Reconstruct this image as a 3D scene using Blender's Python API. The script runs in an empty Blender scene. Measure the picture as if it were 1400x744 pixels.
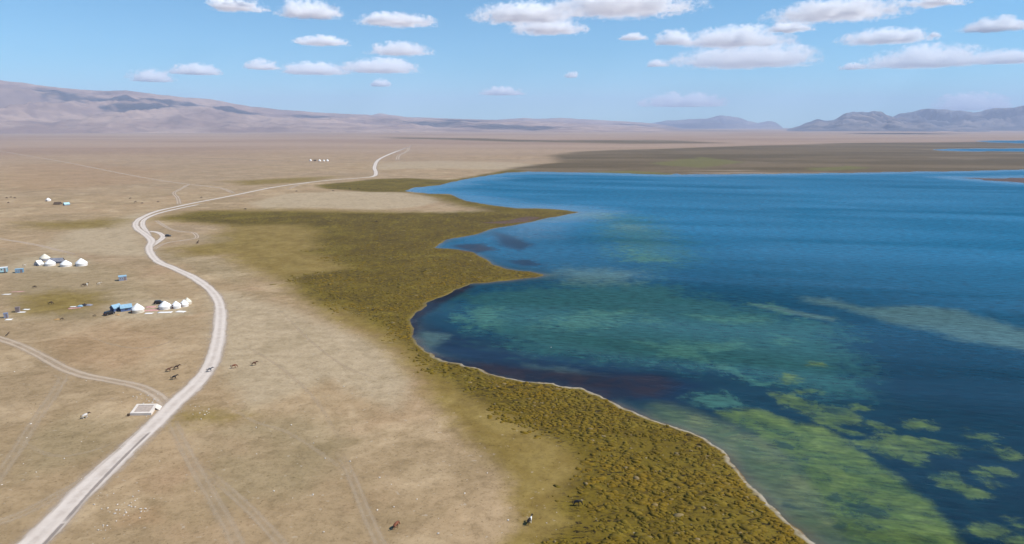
import bpy, bmesh, math, random
import numpy as np
from mathutils import Vector, Matrix, noise as mnoise

# ------------------------------------------------------------------ camera, world, sun, exposure
R = math.radians
SC = bpy.context.scene
COL = SC.collection
W0, H0, F0 = 1400.0, 744.0, 934.0        # photograph size and focal length in its pixels
CAM_H, HORIZON = 80.0, 172.0
PITCH = math.atan((H0 / 2 - HORIZON) / F0)

cam_data = bpy.data.cameras.new('camera')
cam_data.sensor_width = 36.0
cam_data.lens = 36.0 * F0 / W0
cam_data.clip_start = 0.5
cam_data.clip_end = 200000.0
cam = bpy.data.objects.new('camera', cam_data)
COL.objects.link(cam)
cam.location = (0, 0, CAM_H)
cam.rotation_euler = (math.pi / 2 - PITCH, 0, 0)
SC.camera = cam

SUN_EL, SUN_AZ = R(47), R(97)            # azimuth measured from +Y (view) towards +X (right)
world = bpy.data.worlds.new('World')
SC.world = world
world.use_nodes = True
wn = world.node_tree
bg = wn.nodes['Background']
sky = wn.nodes.new('ShaderNodeTexSky')
sky.sky_type = 'NISHITA'
sky.sun_disc = False
sky.sun_elevation = SUN_EL
sky.sun_rotation = SUN_AZ
sky.altitude = 3000.0
sky.air_density = 1.15
sky.dust_density = 0.9
sky.ozone_density = 1.3
tint = wn.nodes.new('ShaderNodeMix'); tint.data_type = 'RGBA'; tint.blend_type = 'MULTIPLY'
tint.inputs[0].default_value = 1.0; tint.inputs[7].default_value = (.47, .92, 1.07, 1)   # very dry high-altitude air
wn.links.new(sky.outputs[0], tint.inputs[6])
wn.links.new(tint.outputs[2], bg.inputs['Color'])
bg.inputs['Strength'].default_value = 0.081

sun_data = bpy.data.lights.new('sun', 'SUN')
sun_data.energy = 4.0
sun_data.angle = R(0.53)
sun_data.color = (1.0, 0.955, 0.89)
sun = bpy.data.objects.new('sun', sun_data)
COL.objects.link(sun)
sun_dir = Vector((math.cos(SUN_EL) * math.sin(SUN_AZ), math.cos(SUN_EL) * math.cos(SUN_AZ), math.sin(SUN_EL)))
sun.rotation_euler = sun_dir.to_track_quat('Z', 'Y').to_euler()

SC.view_settings.view_transform = 'Standard'
SC.view_settings.look = 'None'
SC.view_settings.exposure = 0.65
SC.view_settings.gamma = 1.0
SC.cycles.volume_bounces = 64
SC.cycles.max_bounces = 70
SC.cycles.transparent_max_bounces = 16
SC.cycles.use_denoising = True

# ------------------------------------------------------------------ helpers
LAND = 0.4                                # height of the plain above the lake
rng = np.random.default_rng(7)
random.seed(7)
CP, SP = math.cos(PITCH), math.sin(PITCH)

def ray(px, py):
    u, v = (px - W0 / 2) / F0, (H0 / 2 - py) / F0
    return Vector((u, CP + v * SP, -SP + v * CP))

def G(px, py, z=LAND):
    """the ground point (height z) that the photograph shows at this pixel"""
    d = ray(px, py)
    t = (z - CAM_H) / d.z
    return (d.x * t, d.y * t)

def GP(pts, z=LAND):
    return np.array([G(a, b, z) for a, b in pts], dtype=np.float32)

def smooth(e0, e1, x):
    t = np.clip((x - e0) / (e1 - e0), 0, 1)
    return t * t * (3 - 2 * t)

def _hash(i, j, s):
    n = (i.astype(np.int64) * 374761393 + j.astype(np.int64) * 668265263 + s * 974711) & 0x7fffffff
    n = ((n ^ (n >> 13)) * 1274126177) & 0x7fffffff
    return ((n ^ (n >> 16)) & 0xffff).astype(np.float32) / 65535.0

def vnoise(x, y, s=0):
    xi, yi = np.floor(x), np.floor(y)
    fx, fy = x - xi, y - yi
    fx, fy = fx * fx * (3 - 2 * fx), fy * fy * (3 - 2 * fy)
    xi, yi = xi.astype(np.int64), yi.astype(np.int64)
    a, b = _hash(xi, yi, s), _hash(xi + 1, yi, s)
    c, d = _hash(xi, yi + 1, s), _hash(xi + 1, yi + 1, s)
    return (a + (b - a) * fx) * (1 - fy) + (c + (d - c) * fx) * fy

def fbm(x, y, s=0, o=4, g=0.5):
    v, a, t = 0, 1.0, 0
    for k in range(o):
        v = v + a * vnoise(x, y, s + 17 * k); t += a
        x, y, a = x * 2.03 + 5.1, y * 2.03 + 1.7, a * g
    return v / t                          # 0..1

def sdist(P, X, Y, margin):
    """signed distance (inside +) to a closed polygon, computed only within margin of its box"""
    out = np.full(X.shape, -margin, dtype=np.float32)
    sel = (X > P[:, 0].min() - margin) & (X < P[:, 0].max() + margin) & (Y > P[:, 1].min() - margin) & (Y < P[:, 1].max() + margin)
    x, y = X[sel].astype(np.float32), Y[sel].astype(np.float32)
    d2 = np.full(x.shape, 1e18, dtype=np.float32)
    ins = np.zeros(x.shape, dtype=bool)
    n = len(P)
    for k in range(n):
        ax, ay = P[k]; bx, by = P[(k + 1) % n]
        ex, ey = bx - ax, by - ay
        l2 = ex * ex + ey * ey
        if l2 < 1e-9: continue
        wx, wy = x - ax, y - ay
        t = np.clip((wx * ex + wy * ey) / l2, 0, 1)
        qx, qy = wx - ex * t, wy - ey * t
        np.minimum(d2, qx * qx + qy * qy, out=d2)
        if abs(ey) > 1e-9:
            c = ((ay <= y) & (by > y)) | ((by <= y) & (ay > y))
            ins ^= c & (wx < ex * wy / ey)
    d = np.sqrt(d2)
    out[sel] = np.where(ins, d, -d)
    return out

def spline(P, n=8):
    """Catmull-Rom through the points"""
    P = [Vector(p) for p in P]
    P = [P[0] * 2 - P[1]] + P + [P[-1] * 2 - P[-2]]
    out = []
    for i in range(1, len(P) - 2):
        a, b, c, d = P[i - 1:i + 3]
        for k in range(n):
            t = k / n
            out.append(0.5 * ((2 * b) + (c - a) * t + (2 * a - 5 * b + 4 * c - d) * t * t + (3 * b - a - 3 * c + d) * t ** 3))
    out.append(P[-2])
    return out

def ellipse(cx, cy, rx, ry, rot=0, n=20):
    c, s = math.cos(R(rot)), math.sin(R(rot))
    return [(cx + rx * math.cos(a) * c - ry * math.sin(a) * s, cy + rx * math.cos(a) * s + ry * math.sin(a) * c)
            for a in [2 * math.pi * k / n for k in range(n)]]

def z6(*pts): return [(900 + a / 2.162, 400 + b / 2.163) for a, b in pts]
def z8(*pts): return [(540 + a / 2.756, 230 + b / 2.756) for a, b in pts]
def z4(*pts): return [(200 + a / 2.756, 200 + b / 2.756) for a, b in pts]

# --- nodes
class Mat:
    def __init__(s, name):
        s.m = bpy.data.materials.new(name); s.m.use_nodes = True
        s.t = s.m.node_tree; s.t.nodes.clear()
        s.out = s.t.nodes.new('ShaderNodeOutputMaterial')
    def n(s, typ, ins=None, **props):
        nd = s.t.nodes.new('ShaderNode' + typ)
        for k, v in props.items(): setattr(nd, k, v)
        for k, v in (ins or {}).items(): s.set(nd.inputs[k], v)
        return nd
    def set(s, sock, v):
        if isinstance(v, bpy.types.NodeSocket): s.t.links.new(v, sock)
        elif isinstance(v, bpy.types.Node): s.t.links.new(v.outputs[0], sock)
        else:
            if isinstance(v, tuple) and len(v) == 3 and sock.type == 'RGBA': v = v + (1,)
            sock.default_value = v
    def math(s, op, a, b=0.0, c=None, clamp=False):
        nd = s.n('Math', {0: a, 1: b}, operation=op); nd.use_clamp = clamp
        if c is not None: s.set(nd.inputs[2], c)
        return nd.outputs[0]
    def mul(s, a, b): return s.math('MULTIPLY', a, b)
    def add(s, a, b): return s.math('ADD', a, b)
    def sub(s, a, b): return s.math('SUBTRACT', a, b)
    def mx(s, a, b): return s.math('MAXIMUM', a, b)
    def mn(s, a, b): return s.math('MINIMUM', a, b)
    def step(s, x, e0, e1):               # smoothstep
        nd = s.n('MapRange', {0: x, 1: e0, 2: e1, 3: 0.0, 4: 1.0}, interpolation_type='SMOOTHSTEP')
        return nd.outputs[0]
    def lin(s, x, a, b, c=0.0, d=1.0):
        return s.n('MapRange', {0: x, 1: a, 2: b, 3: c, 4: d}).outputs[0]
    def mix(s, f, a, b, blend='MIX'):
        nd = s.n('Mix', data_type='RGBA', blend_type=blend)
        s.set(nd.inputs[0], f); s.set(nd.inputs[6], a); s.set(nd.inputs[7], b)
        return nd.outputs[2]
    def scale(s, c, k): return s.n('VectorMath', {0: c, 'Scale': k}, operation='SCALE').outputs[0]
    def attr(s, name): return s.n('Attribute', attribute_name=name).outputs['Fac']
    def pos(s): return s.n('NewGeometry').outputs['Position']
    def mapping(s, v, scale=(1, 1, 1), rot=(0, 0, 0), loc=(0, 0, 0)):
        return s.n('Mapping', {'Vector': v, 'Scale': scale, 'Rotation': rot, 'Location': loc}).outputs[0]
    def noise(s, v, scale, detail=3.0, rough=0.55, dist=0.0):
        return s.n('TexNoise', {'Vector': v, 'Scale': scale, 'Detail': detail, 'Roughness': rough, 'Distortion': dist}).outputs[0]
    def surf(s, bsdf): s.set(s.out.inputs['Surface'], bsdf); return s.m

def simple(name, col, rough=0.8, var=0.12, scale=3.0, metal=0.0, spec=0.3):
    """plain material with a little uneven colour and relief"""
    M = Mat(name)
    co = M.n('TexCoord').outputs['Object']
    nz = M.noise(co, scale, 4.0, 0.6)
    dark = tuple(c * (1 - var) for c in col); lite = tuple(min(1, c * (1 + var)) for c in col)
    c = M.mix(M.step(nz, 0.3, 0.7), dark, lite)
    b = M.n('Bump', {'Strength': 0.25, 'Distance': 0.02, 'Height': nz})
    return M.surf(M.n('BsdfPrincipled', {'Base Color': c, 'Roughness': rough, 'Metallic': metal, 'Specular IOR Level': spec, 'Normal': b}))

def mesh_obj(name, verts, faces, mat=None, parent=None, smooth_shade=False, attrs=None):
    me = bpy.data.meshes.new(name)
    if isinstance(verts, np.ndarray):
        nv, nf, k = len(verts), len(faces), faces.shape[1]
        me.vertices.add(nv); me.vertices.foreach_set('co', verts.astype(np.float32).ravel())
        me.loops.add(nf * k); me.loops.foreach_set('vertex_index', faces.astype(np.int32).ravel())
        me.polygons.add(nf)
        me.polygons.foreach_set('loop_start', np.arange(0, nf * k, k, dtype=np.int32))
        me.update(calc_edges=True)
    else:
        me.from_pydata(verts, [], faces)
    for a, v in (attrs or {}).items():
        at = me.attributes.new(a, 'FLOAT', 'POINT'); at.data.foreach_set('value', np.asarray(v, dtype=np.float32))
    if mat: me.materials.append(mat)
    if smooth_shade: me.shade_smooth()
    o = bpy.data.objects.new(name, me); COL.objects.link(o)
    if parent: o.parent = parent
    return o

def bm_obj(name, bm, mat, parent=None, smooth_shade=False):
    me = bpy.data.meshes.new(name)
    bmesh.ops.recalc_face_normals(bm, faces=bm.faces)
    bm.to_mesh(me); bm.free()
    if mat: me.materials.append(mat)
    if smooth_shade: me.shade_smooth()
    o = bpy.data.objects.new(name, me); COL.objects.link(o)
    if parent: o.parent = parent
    return o

def tag(o, label=None, cat=None, group=None, kind=None):
    if label: o['label'] = label
    if cat: o['category'] = cat
    if group: o['group'] = group
    if kind: o['kind'] = kind
    return o

def empty(name, loc, rz, label, cat, group=None):
    o = bpy.data.objects.new(name, None); o.empty_display_size = 0.5
    COL.objects.link(o); o.location = loc; o.rotation_euler = (0, 0, rz)
    return tag(o, label, cat, group)

def copy_tree(o, parent=None):
    c = o.copy(); COL.objects.link(c)
    if parent: c.parent = parent
    for ch in list(o.children): copy_tree(ch, c)
    return c

def box(bm, cx, cy, cz, sx, sy, sz, rz=0.0):
    m = Matrix.Translation((cx, cy, cz)) @ Matrix.Rotation(rz, 4, 'Z') @ Matrix.Diagonal((sx, sy, sz, 1))
    bmesh.ops.create_cube(bm, size=1.0, matrix=m)

def lathe(bm, prof, seg=24, a0=0.0, a1=2 * math.pi, wob=0.0):
    closed = abs(a1 - a0 - 2 * math.pi) < 1e-6
    cols = []
    for k in range(seg if closed else seg + 1):
        a = a0 + (a1 - a0) * k / seg
        col = []
        for r, z in prof:
            rr = r * (1 + wob * math.sin(3 * a + z * 2))
            col.append(bm.verts.new((rr * math.cos(a), rr * math.sin(a), z)))
        cols.append(col)
    n = len(cols)
    for k in range(n if closed else n - 1):
        A, B = cols[k], cols[(k + 1) % n]
        for j in range(len(prof) - 1):
            bm.faces.new((A[j], B[j], B[j + 1], A[j + 1]))

def prism(bm, prof, y0, y1):
    """profile in x,z extruded along y"""
    A = [bm.verts.new((x, y0, z)) for x, z in prof]; B = [bm.verts.new((x, y1, z)) for x, z in prof]
    bm.faces.new(A); bm.faces.new(B[::-1])
    n = len(prof)
    for k in range(n): bm.faces.new((A[k], B[k], B[(k + 1) % n], A[(k + 1) % n]))

# ------------------------------------------------------------------ outlines seen from the air, laid onto the ground
SHORE = [(1117, 744)] + z6((410, 690), (350, 640), (290, 590), (240, 530), (200, 480), (120, 425)) + \
    [(916, 583), (884, 569), (851, 557), (819, 544), (791, 532), (759, 522.5), (708, 518), (676, 511), (643, 502.7),
     (606, 492.5), (574, 478.6), (566, 460), (560, 444), (565, 429.5), (587, 415), (620, 397), (645, 388), (685, 384),
     (736, 379.5), (748, 376), (729, 372.6), (696, 368), (674, 362), (660, 353), (647, 344), (628, 341), (594, 339),
     (612.6, 328), (649, 321), (678, 311.6), (714, 306), (743, 299), (792, 290.3), (772, 287), (736, 285), (703, 284.4),
     (667, 280), (638, 275), (623.5, 270), (616, 265.5), (583.5, 264.5), (553, 262), (562, 257), (598, 253.6), (631, 246),
     (660, 241), (692, 236.5), (721, 235), (794, 236), (866.5, 238), (915, 239), (924.6, 237.5), (932, 239), (980, 238.6), (1040, 238),
     (1100, 237.4), (1165, 236.8), (1252, 235), (1310, 234.6), (1400, 232), (1600, 229)]
lake_px = GP(SHORE, 0.0)
bx, by = lake_px[0]
ex, ey = lake_px[-1]
LAKE = np.vstack([np.array([(bx + 18, by - 34), (bx + 30, by - 70), (bx + 36, by - 130), (bx + 30, by - 220), (bx + 70, by - 420), (400, -900),
                            (2600, -1200), (4200, 200), (3000, 1100)], dtype=np.float32)[::-1], lake_px]).astype(np.float32)
SPIT = GP([(1306, 242.2), (1330, 243.2), (1360, 243.6), (1400, 243.0), (1520, 240), (1700, 239), (1700, 252), (1520, 253), (1400, 250.6), (1360, 247.6), (1330, 245)], 0.0)
PONDS = [GP([(1262, 205.2), (1300, 203.6), (1400, 203.2), (1560, 203), (1560, 208), (1400, 207.2), (1320, 206.6)], 0.0),
         GP([(1330, 192.6), (1400, 192.2), (1600, 192), (1600, 196.6), (1400, 196), (1350, 194.4)], 0.0)]

MARSH = [  # (outline in the photograph, softness as a share of the distance)
    ([(735, 800), (733, 744), (775, 714), (752, 690), (785, 640), (762, 610), (716, 580), (640, 548), (598, 520), (560, 486), (534, 459), (500, 441),
      (470, 427), (440, 420), (412, 408), (398, 393), (388, 378), (440, 371), (470, 366), (440, 352), (405, 345), (440, 337),
      (420, 326), (430, 317), (400, 309), (320, 309), (255, 303), (225, 298), (270, 288), (380, 288), (470, 290), (540, 290),
      (600, 290), (660, 288), (620, 282), (585, 270), (560, 265), (552, 262), (760, 270), (830, 292), (700, 340), (780, 376), (660, 425), (620, 468), (760, 500), (940, 556),
      (1060, 605), (1130, 670), (1200, 725), (1260, 800)], .06),
    ([(430, 253), (470, 249), (512, 244.5), (560, 243.5), (613, 246), (650, 240), (690, 232), (760, 226), (860, 222), (920, 232), (930, 240), (720, 238), (640, 248),
      (600, 255), (565, 263), (500, 263), (440, 258)], .03),
]
MEADOW = [
    ([(640, 800), (700, 720), (690, 660), (650, 620), (600, 570), (570, 530), (540, 500), (500, 465), (430, 430), (390, 405), (370, 385),
      (330, 372), (300, 350), (240, 352), (230, 338), (290, 330), (300, 310), (210, 300), (250, 288), (380, 284), (600, 290), (720, 300), (700, 380),
      (620, 480), (800, 540), (900, 640), (900, 800)], .05),
    ([(120, 300), (150, 296), (190, 300), (150, 312), (90, 316), (20, 312), (20, 303)], .05),
    ([(20, 405), (70, 396), (150, 398), (160, 412), (100, 430), (30, 432), (10, 420)], .05),
    ([(300, 248), (400, 243), (480, 240), (420, 250), (330, 254)], .04),
    ([(240, 568), (300, 560), (340, 568), (300, 580), (250, 578)], .09),
]
SEDGE = [  # brown sedge plain beyond the lake
    ([(690, 230), (760, 222), (740, 212), (820, 206), (1000, 200), (1150, 196), (1400, 193), (1900, 190), (1900, 231), (1400, 233), (1160, 238), (930, 240), (720, 237)], .05),
    ([(520, 187), (620, 189), (760, 192), (900, 191), (1000, 196), (860, 197), (700, 194), (560, 190)], .08),
]
GREENFAR = [([(770, 237), (860, 233), (900, 236), (960, 239), (860, 239)], .02), ([(1090, 230), (1160, 227), (1210, 231), (1120, 234)], .03),
            ([(880, 224), (960, 214), (1020, 222), (960, 230)], .03)]
PALE = [
    ([(145, 418), (200, 408), (262, 410), (266, 430), (200, 437), (146, 436)], .03), ([(40, 352), (100, 348), (125, 358), (110, 372), (40, 370), (0, 376), (0, 366)], .03),
    ([(340, 278), (390, 265), (460, 262), (540, 262), (590, 268), (600, 276), (570, 283), (510, 287), (430, 284), (360, 286)], .025),
    ([(585, 291), (640, 288.5), (662, 287), (655, 292), (610, 293)], .012),
    ([(150, 300), (200, 290), (190, 320), (205, 350), (140, 350), (60, 340), (90, 316)], .04),
    ([(512, 232), (600, 230), (680, 232), (746, 227), (700, 222), (600, 220), (520, 222)], .04),
    ([(280, 400), (330, 400), (420, 430), (520, 470), (570, 520), (540, 560), (450, 520), (340, 560), (300, 500)], .06),
    ([(690, 236), (720, 230), (750, 227.6), (735, 233)], .02),
]
RUST = [
    ([(50, 470), (100, 452), (160, 440), (220, 452), (230, 480), (190, 500), (130, 505), (80, 500)], .05),
    ([(0, 225), (120, 222), (240, 232), (200, 250), (60, 262), (0, 262)], .06),
    ([(160, 700), (220, 690), (230, 715), (150, 725)], .03),
    ([(540, 500), (590, 505), (640, 520), (600, 545), (550, 540)], .03),
    ([(700, 690), (740, 660), (760, 700), (720, 730)], .04),
]
GREYG = [  # grey-green short turf
    ([(100, 560), (200, 575), (170, 610), (90, 640), (20, 660), (20, 600)], .06),
    ([(260, 590), (420, 560), (500, 600), (420, 680), (300, 690)], .07),
    ([(0, 345), (90, 350), (180, 368), (220, 400), (130, 440), (0, 440)], .06),
    ([(150, 330), (200, 346), (250, 370), (330, 390), (350, 372), (300, 352), (240, 345)], .04),
    ([(250, 322), (330, 318), (400, 330), (300, 340)], .03),
]
MUD = [([(1290, 241), (1330, 241), (1400, 240), (1750, 238), (1750, 254), (1400, 253), (1340, 249)], .03), ([(612, 334), (640, 331), (662, 334), (672, 341), (655, 345), (630, 343)], .012),
       ([(655, 305), (690, 306), (722, 303), (742, 297), (720, 296), (690, 302)], .008)]

W_SHOAL = [
    (z6((180, 355), (290, 350), (400, 390), (480, 400), (600, 480), (700, 550), (790, 620), (850, 690), (880, 760), (600, 780), (540, 690), (500, 620), (470, 570), (430, 510), (360, 450), (290, 410), (200, 372)), .03),
]
W_BRIGHT = [
    (z6((330, 295), (400, 308), (470, 330), (560, 350), (597, 378), (540, 388), (490, 392), (450, 365), (390, 340)), .03),
    (z6((590, 440), (640, 435), (700, 420), (740, 430), (850, 440), (930, 460), (870, 482), (790, 470), (790, 520), (740, 515), (680, 490), (630, 470)), .03),
    (z6((790, 540), (880, 530), (920, 570), (1000, 605), (930, 608), (850, 580)), .02),
    (z6((500, 390), (600, 415), (590, 425), (530, 412)), .02),
] + [(z6(*ellipse(*e)), .04) for e in ((765, 392, 34, 10), (945, 425, 30, 8), (980, 535, 52, 12), (1018, 478, 36, 12, 20), (380, 257, 20, 10), (445, 293, 30, 7),
                                         (650, 398, 32, 8, 15), (990, 705, 50, 12), (1075, 690, 20, 10), (1000, 570, 16, 4), (470, 214, 8, 4), (600, 338, 16, 5), (1060, 735, 30, 10))]
W_MID = [
    (z8((240, 560), (350, 515), (400, 540), (390, 565), (360, 605), (290, 595)), .05),
    (z8((520, 600), (600, 560), (700, 535), (890, 535), (880, 560), (760, 600), (640, 620)), .05),
    (z8((910, 565), (960, 555), (1010, 580), (960, 595)), .03),
    (z8((910, 650), (1000, 655), (1080, 650), (1150, 690), (1220, 740), (1120, 730), (1000, 690)), .04),
    (z8((860, 290), (960, 310), (1030, 350), (940, 365), (880, 350)), .06),
    (z8((1320, 510), (1420, 510), (1500, 560), (1400, 530)), .03),
    (z6((0, 155), (90, 150), (130, 180), (220, 230), (300, 270), (200, 240), (100, 200), (0, 185)), .03),
    (z6((60, 60), (200, 70), (350, 85), (200, 92)), .03),
    (z6((350, 125), (400, 140), (395, 165), (350, 150)), .03),
    (z6((100, 160), (250, 140), (280, 160), (150, 175)), .03),
    (z6((80, 310), (180, 300), (240, 330), (150, 345)), .04),
    (z8((1150, 560), (1350, 560), (1378, 580), (1200, 575)), .04),
    (z8((1150, 655), (1300, 660), (1340, 680), (1180, 672)), .04),
]
W_PALE = [
    ([(145, 418), (200, 408), (262, 410), (266, 430), (200, 437), (146, 436)], .03), ([(40, 352), (100, 348), (125, 358), (110, 372), (40, 370), (0, 376), (0, 366)], .03),
    (z6((430, 15), (520, 20), (600, 42), (700, 38), (800, 40), (900, 55), (1000, 85), (1081, 110), (1200, 150), (1200, 200), (1081, 170), (1000, 160), (920, 150), (800, 110), (680, 90), (560, 50), (440, 28)), .03),
    (z6((262, 30), (330, 36), (410, 55), (525, 75), (520, 86), (420, 70), (300, 45)), .012),
    (z8((560, 400), (650, 375), (800, 378), (940, 395), (900, 430), (760, 440), (640, 425)), .06),
    (z8((560, 200), (690, 165), (850, 165), (800, 190), (700, 190)), .04),
    (z8((75, 620), (130, 615), (210, 625), (180, 660), (110, 690)), .02),
    (z8((840, 210), (930, 215), (920, 235), (850, 230)), .05),
    ([(720, 500), (770, 502), (820, 515), (800, 520), (740, 510)], .035),
]
W_RED = [([(612, 493), (650, 498), (700, 508), (760, 520), (795, 530), (812, 524), (780, 512), (730, 504), (690, 500), (650, 494), (620, 490)], .03)]
W_MOTTLE = [(z8((150, 470), (500, 430), (1000, 420), (1500, 540), (1700, 700), (1400, 800), (900, 760), (500, 720), (250, 640)), .08), (z8((700, 150), (1000, 180), (1200, 330), (1000, 420), (760, 330)), .08), (z6((100, 0), (600, 100), (700, 330), (500, 330), (200, 250), (0, 150)), .08)]
W_SHALLOW = [
    (z6((0, 335), (60, 350), (180, 390), (330, 450), (440, 540), (500, 640), (560, 760), (470, 760), (350, 640), (240, 530), (200, 480), (120, 425), (0, 385)), .05),
]
W_NAVY = [
    ([(563, 440), (600, 450), (680, 470), (760, 495), (800, 500), (900, 512), (960, 525), (920, 555), (860, 545), (800, 535), (740, 522), (660, 508), (600, 492), (570, 470)], .04),
    ([(812, 512), (880, 512), (912, 520), (900, 545), (850, 545), (820, 532)], .02),
    (z8((370, 240), (450, 260), (520, 290), (470, 310), (400, 290)), .02), (z8((420, 350), (500, 345), (560, 365), (480, 368)), .015),
]
W_BROWN = [
    ([(600, 488), (640, 494), (680, 497), (720, 503), (770, 506), (830, 512), (900, 512), (930, 524), (900, 545), (850, 545), (830, 550), (800, 538), (760, 526), (700, 521), (650, 510), (600, 497)], .035),
    ([(553, 458), (558, 430), (596, 405), (640, 388), (650, 392), (604, 416), (576, 436), (572, 460)], .02),
    ([(612, 335), (660, 333), (680, 342), (650, 346)], .02),
]
W_HOLE = [(z6(*ellipse(*e)), .035) for e in ((610, 645, 75, 24, 8), (690, 640, 22, 8), (375, 450, 28, 9, 20), (415, 495, 20, 8), (565, 690, 40, 14), (520, 610, 30, 12), (640, 700, 26, 8), (400, 635, 16, 8), (510, 352, 30, 8), (240, 380, 26, 6, 15))]

def field(polys, X, Y, z):
    Rr = np.hypot(X, Y)
    out = np.zeros(X.shape, dtype=np.float32)
    for pts, k in polys:
        P = GP(pts, z)
        rc = float(np.hypot(P[:, 0], P[:, 1]).max())
        s = sdist(P, X, Y, max(6.0, rc * k * 1.6))
        w = np.maximum(2.0, np.minimum(Rr, rc) * k)
        out = np.maximum(out, np.clip(s / w * 0.5 + 0.5, 0, 1))
    return out

def lake_sd(X, Y):
    """distance from the waterline in metres: land positive, water negative"""
    m = 400.0
    inside = sdist(LAKE, X, Y, m)
    inside = np.minimum(inside, -sdist(SPIT, X, Y, m))
    for p in PONDS: inside = np.maximum(inside, sdist(p, X, Y, m))
    near = 1 - smooth(300, 1200, np.hypot(X, Y))
    wob = (fbm(X / 14, Y / 14, 3, 3) - .5) * (5.0 + 5 * (1 - near)) + (fbm(X / 3.1, Y / 3.1, 9, 2) - .5) * 1.6
    return -(inside + wob * np.clip(1 - np.abs(inside) / 30, 0, 1))

def ground_z(sd):
    return np.where(sd > 0, LAND * (1 - np.exp(-np.maximum(sd, 0) / 4.5)), np.maximum(sd * 0.09, -5.0))

# ------------------------------------------------------------------ ground sheet and lake sheet
def fan(th, rr):
    T, Q = np.meshgrid(th, rr, indexing='ij')
    return (Q * np.sin(T)).astype(np.float32), (Q * np.cos(T)).astype(np.float32)

def fan_faces(nt, nr):
    i = np.arange(nt - 1)[:, None] * nr + np.arange(nr - 1)[None, :]
    return np.stack([i, i + 1, i + nr + 1, i + nr], axis=-1).reshape(-1, 4)

def radii(r0, r1):
    r, out = r0, []
    while r < r1:
        out.append(r)
        r += min(max(1.0 * r * r / (CAM_H * 683) * 1.3, 0.35), 0.03 * r)
    return np.array(out + [r1])
th = np.concatenate([np.linspace(-math.pi, R(-46), 50, endpoint=False), np.linspace(R(-46), R(46), 940, endpoint=False), np.linspace(R(46), math.pi, 51)])
rr = np.concatenate([[0.5, 6, 20, 40, 60, 75, 85], radii(92, 24000)])
X, Y = fan(th, rr)
SD = lake_sd(X, Y)
Z = ground_z(SD).astype(np.float32)
FQ = fan_faces(*X.shape)
verts = np.stack([X, Y, Z], -1).reshape(-1, 3)
near_land = SD > -60
flds = {n: field(p, X, Y, LAND).ravel() for n, p in (('marsh', MARSH), ('meadow', MEADOW), ('sedge', SEDGE), ('greenfar', GREENFAR), ('pale', PALE),
                                                     ('rust', RUST), ('greyg', GREYG), ('mud', MUD))}
flds['sd'] = SD.ravel()
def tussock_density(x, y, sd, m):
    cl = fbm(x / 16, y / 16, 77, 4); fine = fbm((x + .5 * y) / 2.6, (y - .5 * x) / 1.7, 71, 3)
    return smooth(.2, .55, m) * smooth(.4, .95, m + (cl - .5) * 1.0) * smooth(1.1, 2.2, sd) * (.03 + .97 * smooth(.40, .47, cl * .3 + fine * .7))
flds['peat'] = tussock_density(X, Y, SD, field(MARSH[:1], X, Y, LAND)).ravel() * (np.hypot(X, Y).ravel() < 640)

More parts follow.
